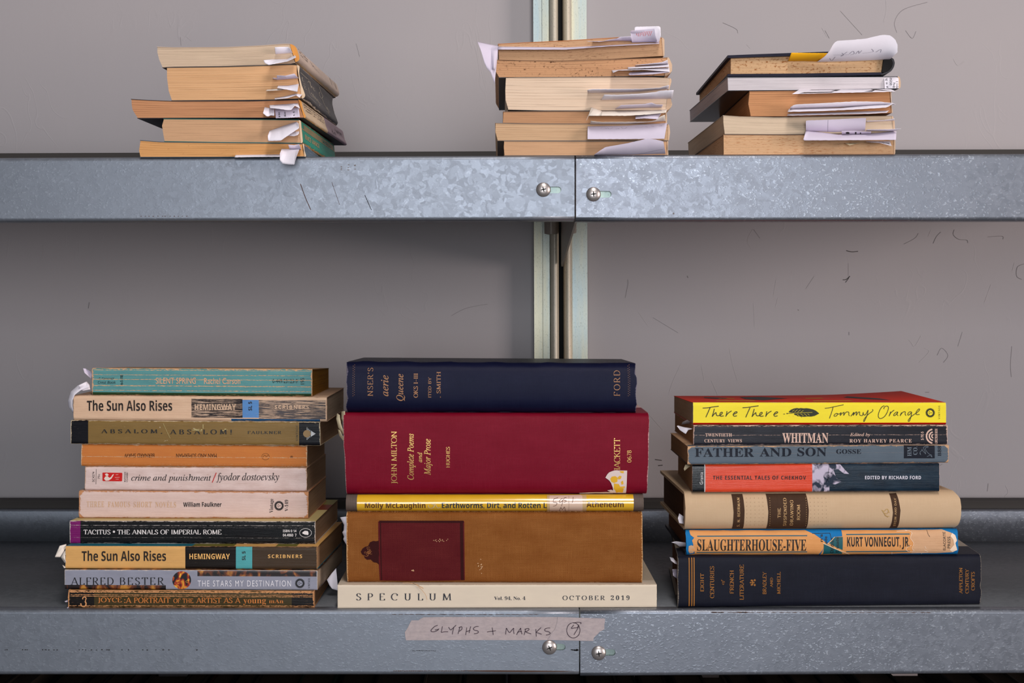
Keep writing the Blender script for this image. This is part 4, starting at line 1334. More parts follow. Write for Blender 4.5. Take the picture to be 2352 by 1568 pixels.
lg, lw = plain('gold_disc', C(150, 118, 72), .4), plain('pale_stripes', C(206, 206, 206), .4)
b.put(disc(705, 995.7, 8.7, 8.4, 28), lg, 2)
for k, h in enumerate((14.2, 11.6, 9.2, 7.2, 5.2, 3.4)):
    b.put(rect2(704.6 + k * 3.0, 995.7 - h, 705.8 + k * 3.0, 995.7 + h), lw, 1)
b.put(polyfill([(714, 989), (725, 995.7), (714, 1002.4)]), lw, 1)
sc = plain('scraped_patch', C(206, 190, 132), .6)
for k in range(26):
    x, y = 452 + 30 * nz(k * .9, 1) + (70 if k % 5 == 0 else 0), 987 + 7 * nz(k * 1.3, 5)
    b.put(blob(x, y, 3 + 6 * abs(nz(k, 3)), .7), sc, 3)
b.put(rect2(466, 974, 467.2, 984), sc, 3)
b.put(pen([ln(375, 972, 391, 1006)], .5), sc, 3)
b.finish(PG_DARK, m0, m0)
B3 = b

# 2 badly worn cream paperback, black block
b = lower(B3, 168.7, 751, 907.5, 912, .040, .132, 'paperback_book', 'badly worn cream paperback with a cracked black block in the lower left stack', GL, r=.0026, wob=.0006, jag=.0004, seed=9)
CRM = C(226, 190, 160)
m0 = wm(b, 'worn_cream_cover', CRM, under=C(204, 164, 134), edge=.2, streak=.05, rough=.5, bumpy=.5, col2=C(214, 176, 146))
kw = dict(under=C(222, 188, 162), edge=.45, streak=.46, rough=.35, bumpy=.6)
kb, kg, kbl = wm(b, 'cracked_black', C(34, 32, 38), **kw), wm(b, 'cracked_grey', C(88, 82, 84), **kw), wm(b, 'cracked_blue', C(92, 142, 200), under=C(222, 188, 162), edge=.1, streak=.22, rough=.4)
blu = wm(b, 'blue_edge', C(30, 84, 132), under=C(222, 188, 162), edge=.3, streak=.15)
b.spine(m0, [(439.5, 557, kb, 915.5, 959), (557, 594.6, kbl, 918, 959), (594.6, 748, kg, 919, 962), (531, 735, blu, 962, 968)])
mk = wm(b, 'cracked_black_letters', C(44, 36, 34), under=CRM, edge=.1, streak=.24)
ml = wm(b, 'cracked_cream_letters', CRM, under=C(40, 38, 42), edge=.1, streak=.14)
b.text('The Sun Also Rises', (200, 918.5, 395.5, 943.4), mk, 'sb')
b.text('HEMINGWAY', (447, 927.5, 542, 941.6), ml, 'sb')
b.text('SL 5', (570.6, 922, 579, 942.4), mk, 'sb', 90)
b.text('SCRIBNERS', (631, 930.4, 709.4, 938.8), ml, 'sb', track=1.25)
b.finish(PG_PALE, m0, m0)
B2 = b

# 1 teal paperback on top
b = lower(B2, 211.8, 717, 845, 847.5, .044, .107, 'paperback_book', 'cracked teal paperback with dyed yellow page edges on top of the lower left stack', GL, dx=.0015, r=.0022, wob=.0004, jag=.0003, seed=10, curl=lambda u, v, w: Vector((0, 0, -.0040 * v * w)))
ORG = C(238, 186, 140)
kw = dict(under=ORG, edge=.5, streak=.10, cracks=vmm(b, (850.5, .34), (861.5, .36), (872, .42), (886.5, .5), (897.5, .34), (904, .26)), rough=.28, spec=.4, bumpy=.5)
m0 = wm(b, 'cracked_teal_cover', C(88, 150, 150), col2=C(78, 136, 138), **kw)
mgn = wm(b, 'dark_green_edge', C(44, 72, 44), under=ORG, edge=.2, streak=.2)
b.spine(m0, [(200, 730, mgn, 902, 912)])
mk = wm(b, 'cracked_black_small', C(24, 34, 38), under=ORG, edge=.1, cracks=vmm(b, (872, .62)))
mo = wm(b, 'peach_letters', C(236, 176, 136), under=C(88, 150, 150), edge=.1, streak=.02)
b.text('A Fawcett', (225.5, 866.4, 262.5, 871.8), mk, 'si')
b.text('Crest Book', (224.8, 874.4, 266, 881), mk, 'si')
b.text('no-5-3100', (276, 861, 282.6, 884), mk, 'sb', 90)
b.text('SILENT SPRING', (358, 867, 450, 881.2), mo, 'sans')
b.text('Rachel Carson', (469, 867.6, 552, 881.6), mo, 'sans')
b.text('0-449-23125-9', (626, 870, 683.5, 879.4), mk, 'sans')
b.text('195', (690.5, 868, 699, 882), mk, 'sans', 90)
b.finish(PG_GOLD, wm(b, 'olive_front_cover', C(96, 100, 70), under=ORG, edge=.1), mgn)
B1 = b
# ------------------------------------------------------------------ lower shelf, middle stack
GM = 'books stacked on the lower shelf, middle stack'
# 5 cream journal
b = lower(None, 775.5, 1508.5, 1343, 1342.3, (.005, .009), .172, 'paperback_book', 'wide cream journal with spaced dark capitals at the bottom of the lower middle stack', GM, r=.0009, wob=.0002, seed=11)
CRJ = C(224, 208, 186)
m0 = wm(b, 'cream_journal_cover', CRJ, under=C(206, 186, 162), edge=.12, rough=.42, bumpy=.08, col2=C(218, 202, 182))
b.spine(m0)
pr = plain('navy_black_print', C(34, 36, 48), .5)
b.text('SPECULUM', (818, 1362, 1037, 1378.2), pr, 'nib', track=.62, thick=.12, thin=.045)
b.text('Vol. 94, No. 4', (1135, 1369, 1207, 1378.4), pr, 'rb', off=-.004)
b.text('OCTOBER', (1292, 1367.2, 1390, 1377.6), pr, 'nib', track=.3, thick=.13, thin=.05)
b.text('2019', (1403, 1366.8, 1446, 1377.4), pr, 'rb', track=1.45, off=-.004)
b.finish(PG_PALE, m0, m0)
J5 = b

# 4 tan canvas hardcover with burgundy label
b = lower(J5, 797, 1476, 1176, 1176, .014, .150, 'hardcover_book', 'thick tan canvas hardcover with a burgundy printed panel in the lower middle stack', GM, xtl=-1, xtr=-1, r=.0042, bow=.0012, hard=True, wob=.0004, jag=.0003, seed=12)
can = dict(pitch=.62, amt=1.0, rough=.75, spec=.06, bumpy=.8, dots=.55)
m0 = cloth('tan_canvas', C(110, 56, 14), C(214, 150, 88), b.mm[0], b.mm[1], edge=.9, fray=C(206, 160, 112), **can)
mr = cloth('burgundy_on_canvas', C(74, 10, 22), C(172, 84, 74), 999, 999, pitch=.62, amt=.75, rough=.75, spec=.06, bumpy=.8, dots=.75)
md_ = cloth('dark_burgundy_on_canvas', C(44, 16, 20), C(120, 60, 50), 999, 999, pitch=.62, amt=.7, rough=.75, spec=.06, bumpy=.8, dots=.75)
b.spine(m0)
b.put(polyfill([(869, 1197), (968, 1195.8), (1066.4, 1196.6), (1067.6, 1332.4), (970, 1334), (872.5, 1333.5), (870, 1290)]), mr, 1)
b.put(join(ribbon(ln(871.5, 1197.5, 1065, 1197.5), 5), ribbon(ln(1060, 1197, 1062, 1332), 7), ribbon(ln(874, 1199, 876.5, 1332), 2.2)), md_, 2)
b.put(polyfill([(870.4, 1240.5), (864, 1242), (858, 1241), (850, 1244.5), (846, 1253), (839, 1254.5), (833, 1259), (829, 1266), (832, 1272), (836.5, 1274.5), (838, 1280), (843, 1284.5), (852, 1284), (858, 1290), (866, 1291.5), (871.5, 1296)]), md_, 1)
orn = cloth('ornament_thread', C(150, 92, 50), C(190, 130, 80), 999, 999, pitch=.62, amt=.6, dots=.5)
b.put(join(*[ribbon(ell(848 + 7 * nz(k * 1.7, 2) * 2, 1266 + 10 * nz(k * 2.3, 4) * 2, 2.4 + k % 3, 2.2, k * 40, k * 40 + 230, 8), .7) for k in range(14)]), orn, 2)
fz = plain('pale_scuffed_threads', C(214, 170, 128), .9)
for k in range(16):
    b.put(blob(1012 + 34 * nz(k * .9, 2), 1240 + 8 * nz(k * 1.4, 1), 1.3, 1.0), fz, 3)
    b.put(blob(1104 + 14 * nz(k * .7, 3), 1300 + 26 * nz(k * 1.2, 7), 1.6, 1.2), fz, 3)
for k in range(6):
    b.put(blob(949 + 4 * nz(k * .9, 6), 1309 + 3 * nz(k * 1.4, 8), 1.8, 1.5), fz, 3)
b.finish(PG_DARK, m0, m0)
H4 = b
mb = MB()                                   # a few loose threads at the lower edge of the spine
for st in ([(925, 1338.5), (940, 1338), (956, 1341), (966, 1348), (973, 1352)], [(940, 1338.5), (955, 1342), (968, 1354), (977, 1365), (981, 1377)], [(948, 1339), (962, 1345), (972, 1350)]):
    V, Fc = pen([st], .9)
    mb.add([W(p[0], p[1], .0045) for p in V], Fc, fz)
mb.build('frayed_thread', b.root, b.o, fix=False)

# 3 thin yellow library hardcover in a clear jacket
b = lower(H4, 795, 1478, 1137, 1136.4, .0150, .150, 'hardcover_book', 'thin glossy yellow hardcover with a call number label in the lower middle stack', GM, r=.0050, bow=.0026, hard=True, wob=.0002, seed=13)
YL = C(232, 182, 40)
m0 = wm(b, 'yellow_jacket_under_film', YL, under=YL, edge=0.0, rough=.16, spec=.6, coat=.9, bumpy=.04, col2=C(226, 174, 36))
ends = cloth('brown_woven_ends', C(74, 60, 54), C(150, 134, 124), 999, 999, pitch=.5, amt=.8, bumpy=.6)
b.spine(m0, [(780, 820.3, ends), (1455, 1490, ends)])
pb = NT('brown_print_under_film').out(C(92, 52, 26), .16, 0, .6, .9)
pk = NT('blue_black_print_under_film').out(C(42, 50, 62), .16, 0, .6, .9)
b.text('Molly McLaughlin', (839, 1152.6, 977.7, 1169.6), pb, 'sb')
b.put(pen([ln(984, 1158, 986, 1165, 994, 1165, 998, 1158, 992, 1156), ln(996, 1165, 1000, 1157, 1005, 1165, 1011, 1164)], 1.2), NT('silver_ornament_under_film').out(C(206, 190, 160), .16, 0, .6, .9), 2)
b.text('Earthworms, Dirt, and Rotten L', (1015.4, 1152, 1255.5, 1168), pk, 'sb')
b.text('Atheneum', (1347, 1149.6, 1432, 1163.6), pb, 'sb')
b.finish(PG_DARK, ends, ends)
mb = MB()
lab = NT('paper_label_under_film').out(C(222, 190, 168), .22, 0, .5, .7)
b.put(rect2(1256.5, 1137.5, 1347, 1174.5), NT('clear_tape_over_label').out(C(206, 172, 122), .2, 0, .5, .8), lab and 4, mb)
b.put(polyfill([(1263, 1138.2), (1335, 1137), (1337.5, 1139), (1338, 1172.5), (1336, 1174.6), (1264.5, 1174.8), (1262.4, 1170), (1261.6, 1141)]), lab, 6, mb)
HX = lambda p: (1120 + p[0] / 5.2275, 1120 + p[1] / 5.2275)
b.put(pen([ln(845, 114, 820, 122, 795, 130, 788, 165, 812, 166, 832, 180, 818, 204, 785, 214), ln(900, 122, 872, 136, 858, 158, 872, 170, 905, 138), ln(905, 132, 897, 175, 884, 214), ln(946, 114, 920, 118, 914, 142, 936, 144, 940, 158, 912, 168),
           ln(966, 168, 972, 166), ln(1028, 108, 1022, 140, 1014, 172), ln(862, 282, 870, 250, 880, 228), ln(880, 228, 888, 248, 897, 262), ln(897, 262, 910, 240, 922, 222), ln(922, 222, 930, 252, 935, 282)], .9, HX), M_BROWNINK, 8, mb)
b.put(ribbon(ln(1306.5, 1139, 1306.5, 1174), .4), M_BROWNINK, 7, mb)
tag(mb.build('call_number_label', b.sp, b.o, fix=False), 'pinkish paper label with a handwritten number')
Y3 = b

# 2 thick red cloth hardcover
b = lower(Y3, 796, 1486, 948, 949.5, .017, .155, 'hardcover_book', 'thick red cloth hardcover with gold lettering and a torn sticker in the lower middle stack', GM, xtl=-8, xtr=5, r=.0065, bow=.0022, hard=True, wob=.0006, jag=.0004, seed=14)
m0 = cloth('red_cloth', C(108, 0, 26), C(176, 50, 74), b.mm[0], b.mm[1], pitch=.42, amt=.45, edge=.35, fray=C(226, 190, 186), rough=.42, spec=.10, bumpy=.35)
b.spine(m0)
gd = NT('gold_foil').out(C(200, 160, 90), .38, .55, .5)
b.text('JOHN MILTON', (899, 989.4, 914, 1110), gd, 'nib', 90, track=.0, thick=.105, thin=.05)
b.text('Complete Poems', (935.6, 995, 955, 1101), gd, 'ri', 90, off=.008)
b.text('and', (959, 1037.6, 970, 1060.6), gd, 'ri', 90, off=.008)
b.text('Major Prose', (974.6, 1007, 994, 1090), gd, 'ri', 90, off=.008)
b.text('HUGHES', (1025, 1025, 1033.4, 1073), gd, 'nib', 90, track=.0, thick=.12, thin=.06)
b.text('HACKETT', (1409.6, 1005.5, 1423.6, 1086), gd, 'nib', 90, track=.0, thick=.105, thin=.05)
b.text('0678', (1439.6, 1033, 1449.6, 1061), gd, 'nib', 90, track=.05, thick=.12, thin=.06)
b.finish(PG_PALE, m0, m0)
FX = lambda p: (1120 + p[0] / 4.355, 800 + p[1] / 4.355)
mb = MB()
st1, st2 = plain('torn_sticker_paper', C(222, 202, 196), .7), plain('sticker_yellow', C(226, 172, 32), .6)
b.put(polyfill([FX(p) for p in [(1176, 1288), (1195, 1255), (1212, 1236), (1240, 1224), (1270, 1214), (1330, 1216), (1393, 1217), (1390, 1330), (1386, 1452), (1290, 1454), (1262, 1450), (1232, 1440), (1196, 1418), (1236, 1410), (1256, 1420), (1250, 1386), (1232, 1340), (1214, 1316)]]), st1, 4, mb)
b.put(polyfill([FX(p) for p in [(915, 1447), (1010, 1441), (1120, 1440), (1180, 1436), (1250, 1440), (1262, 1456), (1000, 1458), (925, 1458)]]), st1, 4, mb)
b.put(join(*[polyfill([FX(p) for p in q]) for q in ([(1225, 1300), (1240, 1278), (1275, 1272), (1300, 1290), (1295, 1330), (1262, 1342), (1236, 1330)], [(1300, 1285), (1320, 1268), (1338, 1275), (1330, 1300), (1305, 1308)], [(1315, 1222), (1360, 1222), (1358, 1244), (1330, 1240)],
     [(1262, 1345), (1285, 1350), (1310, 1352), (1330, 1390), (1362, 1400), (1352, 1446), (1310, 1440), (1290, 1452), (1276, 1420), (1262, 1400)], [(1330, 1330), (1352, 1318), (1358, 1352), (1338, 1360)], [(1290, 1380), (1372, 1376), (1370, 1392), (1300, 1396)])]), st2, 5, mb)
tag(mb.build('torn_sticker', b.sp, b.o, fix=False), 'half torn white and yellow sticker')
R2 = b

# 1 navy cloth hardcover on top
b = lower(R2, 797.5, 1461, 830.5, 834.5, .019, .145, 'hardcover_book', 'navy blue cloth hardcover with faded gold lettering on top of the lower middle stack', GM, r=.0075, bow=.0032, hard=True, wob=.0006, jag=.0009, seed=15, curl=lambda u, v, w: Vector((0, 0, -.0022 * v * w)))
m0 = cloth('navy_cloth', C(10, 12, 38), C(58, 62, 96), b.mm[0], b.mm[1], pitch=.30, amt=.3, edge=.5, fray=C(120, 112, 128), rough=.38, spec=.12, bumpy=.25)
b.spine(m0)
fg = wear('faded_gold_foil', C(176, 128, 92), 999, 999, under=C(24, 26, 52), edge=0, streak=.12, blot=.25, rough=.4)
b.text("NSER'S", (845, 844, 857.6, 909), fg, 'nib', 90, track=.12, thick=.10, thin=.05)
b.text('aerie', (876, 861, 893, 909), fg, 'ri', 90, off=.006)
b.text('Queene', (911, 858, 931, 920), fg, 'ri', 90, off=.006)
b.text('OKS I\u2013III', (950.6, 857, 960.5, 912.5), fg, 'nib', 90, thick=.16, thin=.07)
b.text('ITED BY', (984, 865, 991, 912.5), fg, 'nib', 90, thick=.13, thin=.07)
b.text('. SMITH', (1003, 853, 1012.6, 912.5), fg, 'nib', 90, thick=.13, thin=.07)
b.text('FORD', (1409, 850, 1423.5, 909), fg, 'nib', 90, track=.2, thick=.10, thin=.05)
for cx in (813, 1444):
    b.put(join(*[disc(cx + 1.6 * (-1) ** k, 838 + k * 2.6, .7, .7, 6) for k in range(28)]), fg, 1)
b.finish(PG_DARK, cloth('navy_board', C(20, 20, 34), C(62, 62, 78), 999, 999, pitch=.3, amt=.4, rough=.34), m0)
N1 = b
# ------------------------------------------------------------------ lower shelf, right stack
GR = 'books stacked on the lower shelf, right stack'
# 7 navy-black cloth hardcover
b = lower(None, 1557, 2252.6, 1278, 1273.5, (.0065, .0185), .165, 'hardcover_book', 'blue black cloth hardcover with gold rules at the bottom of the lower right stack', GR, dx=.012, r=.0036, bow=.0008, hard=True, wob=.0004, jag=.0006, seed=21)
m0 = cloth('blue_black_cloth', C(12, 13, 24), C(56, 60, 80), b.mm[0], b.mm[1], pitch=.36, amt=.45, edge=.45, fray=C(150, 138, 124), rough=.5, spec=.14, bumpy=.35, slub=.14)
b.spine(m0)
og = wear('old_gold_foil', C(158, 104, 48), 999, 999, under=C(30, 28, 34), edge=0, streak=.05, blot=.06, rough=.45)
for a, c in ((1581.6, 1584.2), (1587.6, 1590.2), (1592.8, 1595.4)):
    b.put(rect2(a, 1281, c, 1392), og, 1)
for t, r_ in (('EIGHT', (1608, 1315.5, 1616.5, 1357)), ('CENTURIES', (1630.4, 1299.4, 1640, 1373)), ('FRENCH', (1675.7, 1309, 1685, 1362.4)), ('LITERATURE', (1698.4, 1295.8, 1708, 1377)),
              ('BRADLEY', (1751, 1312, 1760, 1363.4)), ('AND', (1768.2, 1325.6, 1774.6, 1348)), ('MICHELL', (1784, 1312.2, 1792.2, 1363)),
              ('APPLETON', (2202.2, 1303, 2210, 1362.6)), ('CENTURY', (2216, 1305.4, 2224.4, 1362)), ('CROFTS', (2229.6, 1312.2, 2238, 1355))):
    b.text(t, r_, og, 'nib', 90, thick=.15, thin=.07)
b.text('of', (1656, 1330, 1664.6, 1342), og, 'ri', 90, off=.008)
b.put(join(disc(1729, 1337, 4.2, 1.6, 12), disc(1726, 1332, 2.6, 2.2, 10), disc(1726, 1342, 2.6, 2.2, 10), disc(1733, 1331.5, 2.2, 2.6, 10), disc(1733, 1342.5, 2.2, 2.6, 10), rect2(1727, 1331, 1729.4, 1343), disc(1723.4, 1337, 2, 1.6, 8)), og, 2)
b.finish(pages('page_edges_dark', C(150, 104, 78), C(110, 74, 54), 1.3, .6), m0, m0)
F7 = b

# 6 torn orange dust jacket over blue cloth
b = lower(F7, 1576, 2199.5, 1219, 1215, (.011, .016), .150, 'hardcover_book', 'blue hardcover in a torn orange paper jacket in the lower right stack', GR, dx=.0, r=.0045, bow=.0015, hard=True, wob=.0006, jag=.0005, seed=22)
blu = cloth('bright_blue_cloth', C(10, 104, 168), C(60, 168, 222), 999, 999, pitch=.5, amt=.5, rough=.6, bumpy=.5)
pj = wear('orange_jacket', C(226, 160, 98), 999, 999, under=C(240, 200, 160), edge=0, cracks=[], blot=.04, rough=.45, bumpy=.35, col2=C(216, 148, 88))
pj2 = wear('faded_jacket', C(216, 172, 134), 999, 999, under=C(240, 210, 180), edge=0, blot=.06, rough=.5, bumpy=.4, col2=C(206, 160, 122))
b.spine(blu)
yT, yB = 1214, 1279
b.put(polyfill([(1584, 1219.6), (1592, 1219), (1700, 1218.9), (1800, 1218.4), (1850, 1218), (1870, 1226), (1890, 1240), (1897, 1246), (1880, 1276), (1760, 1278), (1650, 1279), (1590, 1279.4), (1582, 1275), (1596, 1271), (1594, 1264), (1588, 1262), (1592, 1250), (1589, 1240), (1594, 1234), (1586, 1228)]), pj, 1)
b.put(polyfill([(1581.5, 1253), (1587, 1251), (1593, 1253), (1596, 1260), (1592, 1270), (1584, 1271), (1581, 1265)]), pj2, 1)
b.put(polyfill([(1933.6, 1218), (1990, 1217.6), (2060, 1217.4), (2094, 1217.2), (2090, 1232), (2098, 1248), (2094, 1270), (2030, 1273), (1960, 1275), (1884, 1277), (1893, 1250), (1900, 1247), (1915, 1232), (1933.6, 1231)]), pj, 1)
b.put(polyfill([(2093, 1217.2), (2140, 1216.5), (2165, 1216.4), (2172, 1219), (2184, 1222.5), (2194, 1232), (2196.5, 1240), (2192, 1248), (2196, 1262), (2188, 1267.5), (2150, 1270), (2093.6, 1270.4), (2098, 1248), (2090, 1232)]), pj2, 1)
tc = plain('teal_panel', C(22, 88, 96), .45)
b.put(polyfill([(1891, 1248), (1897, 1247.5), (1905, 1252), (1934.6, 1268.5), (1934.6, 1272), (1890.8, 1272.6)]), tc, 2)
b.put(polyfill([(1903, 1246), (1916, 1232.2), (1934.8, 1232), (1934.6, 1262), (1920, 1256)]), tc, 2)
pk = plain('black_jacket_print', C(30, 22, 20), .5)
b.text("n's", (1883, 1226, 1889, 1243), pk, 'sb', 90, lvl=3)
b.text('ade', (1893, 1230.5, 1899, 1247), pk, 'sb', 90, lvl=3)
b.text('Children', (1906.4, 1235, 1914, 1270), pk, 'sb', 90, lvl=3)
b.text('Crusade', (1918.8, 1232.4, 1925.6, 1268), pk, 'sb', 90, lvl=3)
b.put(join(ribbon(ln(1865, 1224.6, 1906, 1223.6), 1), ribbon(ln(1906, 1223.6, 1909, 1238), 1)), pk, 2)
b.put(pen([ln(1889, 1246, 1900, 1251, 1915, 1258, 1935, 1266, 1952, 1273)], 1.6), plain('torn_white_edge', C(240, 206, 170), .7), 4)
b.put(pen([ln(1900, 1247, 1908, 1241, 1916, 1232)], 1.2), plain('torn_white_edge_b', C(240, 206, 170), .7), 4)
tr_ = plain('torn_paper_lines', C(244, 216, 190), .7)
b.put(pen([ln(2080, 1218, 2094, 1222, 2090, 1234, 2097, 1246, 2094, 1258, 2099, 1264), ln(2092, 1251, 2080, 1258, 2088, 1266, 2130, 1268, 2122, 1262), ln(2123, 1253, 2126, 1259), ln(2048, 1267, 2050, 1273), ln(2119, 1268, 2117, 1272), ln(2060, 1220, 2090, 1219)], .9), tr_, 3)
b.put(polyfill([(2186, 1223), (2193, 1228), (2197, 1240), (2193, 1246), (2197, 1262), (2187, 1267), (2180, 1262), (2190, 1250), (2188, 1238), (2182, 1230)]), tr_, 3)
b.put(pen([ln(2130, 1217, 2131, 1226, 2135, 1232)], .8), pk, 3)
ru = plain('teal_rule', C(34, 92, 110), .5)
for a in ((1601, 1853.4, 1230.6), (1600, 1853.4, 1268.2)):
    b.put(ribbon(ln(a[0], a[2], a[1], a[2] - 1.6), 2.4), ru, 2)
for a in ((1943, 2089, 1226.6), (1943, 2089, 1266)):
    b.put(ribbon(ln(a[0], a[2], a[1], a[2] - 1.0), 2.4), ru, 2)
b.text('SLAUGHTERHOUSE-FIVE', (1601, 1237.2, 1851, 1264.4), pk, 'rb', lvl=3)
b.text('KURT VONNEGUT, JR.', (1944.7, 1231.8, 2088, 1260.2), pk, 'sb', lvl=3)
b.text('ELACORTE', (2165, 1221, 2171, 1262.4), pk, 'sans', 90, lvl=3)
b.text('PRESS', (2175, 1231.4, 2181.4, 1258), pk, 'sans', 90, lvl=3)
b.finish(pages('page_edges_dark_b', C(150, 104, 78), C(110, 74, 54), 1.3, .6), plain('jacket_blue_front', C(14, 60, 92), .5), plain('jacket_dark_back', C(16, 26, 44), .5))
S6 = b

# 5 beige cloth hardcover with brown bands
b = lower(S6, 1573, 2203, 1131, 1128, (.012, .016), .155, 'hardcover_book', 'beige cloth hardcover with dark brown bands on a rounded spine in the lower right stack', GR, dx=-.003, r=.0075, bow=.0035, hard=True, wob=.0004, jag=.0002, rp=[(0, -8), (.12, -2), (.3, 1), (.6, 2), (.85, 0), (1, -10)], seed=23)
m0 = cloth('beige_cloth', C(196, 164, 130), C(226, 200, 166), b.mm[0], b.mm[1], pitch=.34, amt=.7, rough=.7, spec=.25, bumpy=.45)
mbk = cloth('brown_band', C(62, 42, 30), C(96, 70, 52), 999, 999, pitch=.34, amt=.6, rough=.65, bumpy=.4)
b.spine(m0)
for q in ([(1680.4, 1135), (1706, 1134.6), (1708.6, 1170), (1707.6, 1215), (1682, 1215), (1683.4, 1175)], [(1759.6, 1134.2), (1852, 1133.8), (1855.6, 1170), (1853.6, 1214.4), (1761, 1214.6), (1763, 1175)], [(2043.4, 1133.4), (2060, 1132.4), (2065.4, 1170), (2062.6, 1213.4), (2045, 1213.4), (2048.4, 1175)]):
    b.put(polyfill(q), mbk, 1)
cg = plain('pale_gold_foil', C(206, 164, 112), .5, .2)
for t, r_ in (('S. N. BEHRMAN', (1692, 1142, 1698.2, 1209)), ('THE', (1784, 1165, 1791.2, 1187.4)), ('SUSPENDED', (1797.8, 1142.6, 1805, 1207)), ('DRAWING', (1813, 1147, 1820.4, 1205.4)), ('ROOM', (1828.2, 1157.4, 1835.6, 1192.6)), ('STEIN AND DAY', (2051.6, 1142, 2056.6, 1208))):
    b.text(t, r_, cg, 'nib', 90, track=.14 if 'N' in t else .1, thick=.14, thin=.08)
b.put(join(*[disc(x, 1143 + k * 5.2, .75, .75, 6) for x in (1767, 1850) for k in range(13)]), cg, 2)
b.put(join(*[disc(x, 1143 + k * 8.8, .7, .7, 6) for x in (1714, 1723, 1732.6, 1742, 1751, 1860, 1869, 1878, 1887, 1896) for k in range(8)]), plain('faint_brown_dots', C(150, 120, 92), .7), 2)
b.put(pen([ln(2022, 1169, 2028, 1172, 2034, 1167, 2038, 1171, 2034, 1178, 2028, 1176, 2032, 1183, 2040, 1184), ln(2024, 1171, 2030, 1180, 2037, 1186), ln(2036, 1167, 2040, 1176)], 1.0), plain('gold_stamp', C(190, 150, 80), .45, .3), 2)
b.finish(pages('page_edges_dark_c', C(118, 84, 66), C(84, 58, 46), 1.2, .6), m0, m0)
H5 = b

# 4 red and blue-black paperback
b = lower(H5, 1590, 2157.5, 1066, 1063.6, (.012, .014), .130, 'paperback_book', 'glossy half red, half blue black paperback in the lower right stack', GR, dx=.004, r=.0019, bow=.0003, wob=.0004, jag=.0001, seed=24)
kw = dict(under=C(220, 170, 150), edge=.08, rough=.2, spec=.4, coat=.12, bumpy=.3)
m0 = wm(b, 'blue_black_glossy', C(10, 24, 38), col2=C(26, 46, 62), **kw)
mr = wm(b, 'red_glossy', C(214, 64, 30), col2=C(222, 76, 46), **kw)
s = NT('blue_white_photo')
x, y = s.uvs()
n = s.noise(s.scl(s.vec(x, y), .10, .09, 1), 1.0, 3.0, .5, 1.2)
ph = s.out(s.mix(s.rng(n, .42, .56), C(34, 44, 62), C(196, 184, 204)), .2, 0, .6, .3)
mk_ = wm(b, 'black_glossy', C(14, 16, 20), **kw)
b.spine(m0, [(1580, 1617.6, mk_), (1617.6, 1620.2, plain('pale_line', C(190, 180, 180), .4)), (1620.2, 1865.6, mr), (1865.6, 1905, ph)])
b.put(polyfill([(1905, 1066.6), (1930, 1066), (1940, 1078), (1950, 1088), (1938, 1087), (1925, 1077), (1914, 1078), (1920, 1096), (1932, 1106), (1918, 1112), (1898, 1108), (1896, 1127), (1904.9, 1127)]), ph, 1)
b.text('THE ESSENTIAL TALES OF CHEKHOV', (1637.4, 1092, 1851.2, 1101), plain('black_print_gloss', C(32, 14, 14), .3), 'sb', track=1.18)
b.text('EDITED BY RICHARD FORD', (1986.6, 1092.2, 2115, 1100.2), plain('white_print_gloss', C(220, 216, 228), .3), 'sb', track=1.08)
b.text('Granta', (1607, 1084, 1614.6, 1112), plain('white_print_gloss_b', C(226, 222, 222), .3), 'sans', 90, track=1.1)
b.finish(PG10, m0, m0)
C4 = b

# 3 slate blue paperback
b = lower(C4, 1580, 2178.5, 1025, 1021.5, (.008, .016), .120, 'paperback_book', 'slate blue paperback with large black slab capitals in the lower right stack', GR, dx=.000, r=.0018, wob=.0003, jag=.0003, seed=25)
SL = C(92, 104, 116)
kw = dict(under=C(216, 172, 134), edge=.34, rough=.4, bumpy=.3, corner=3, cracks=vmm(b, (1040, .08)))
m0 = wm(b, 'slate_cover', SL, **kw)
b.spine(m0)
pk = wm(b, 'black_slab_letters', C(24, 28, 40), under=C(110, 112, 118), edge=.0, streak=.05)
b.text('FATHER', (1596, 1028.4, 1732, 1048.6), pk, 'rb')
b.text('AND', (1745, 1028, 1817.6, 1048.2), pk, 'rb')
b.text('SON', (1831.6, 1027.4, 1898.4, 1047.4), pk, 'rb')
b.text('GOSSE', (1920.8, 1031.2, 1977.8, 1041.8), pk, 'rb')
b.put(rect2(2076, 1022.6, 2146.8, 1052.2), pk, 1)
sg = plain('slate_print', C(104, 116, 128), .5)
b.text('HM', (2083.8, 1026, 2093, 1047.2), sg, 'rb', 90, lvl=3)
b.text('CO.', (2097, 1025, 2106.6, 1044), sg, 'rb', 90, lvl=3)
YX = lambda p: (1880 + p[0] / 7.35, 900 + p[1] / 7.35)
b.put(pen([ln(1710, 1050, 1714, 1010, 1740, 985, 1745, 960), ln(1745, 970, 1770, 1005, 1810, 1045), ln(1810, 1045, 1790, 990, 1768, 940, 1800, 918, 1845, 915, 1845, 930, 1815, 935, 1800, 960, 1830, 1010, 1870, 1050), ln(1830, 1090, 1880, 1068, 1912, 1098, 1900, 1060, 1870, 1050), ln(1712, 1030, 1724, 1060)], .9, YX), sg, 3)
b.text('B88', (2153.6, 1023.4, 2161.6, 1047), pk, 'rb', 90)
b.finish(PG10, m0, plain('dark_back_cover', C(40, 44, 50), .5))
F3 = b

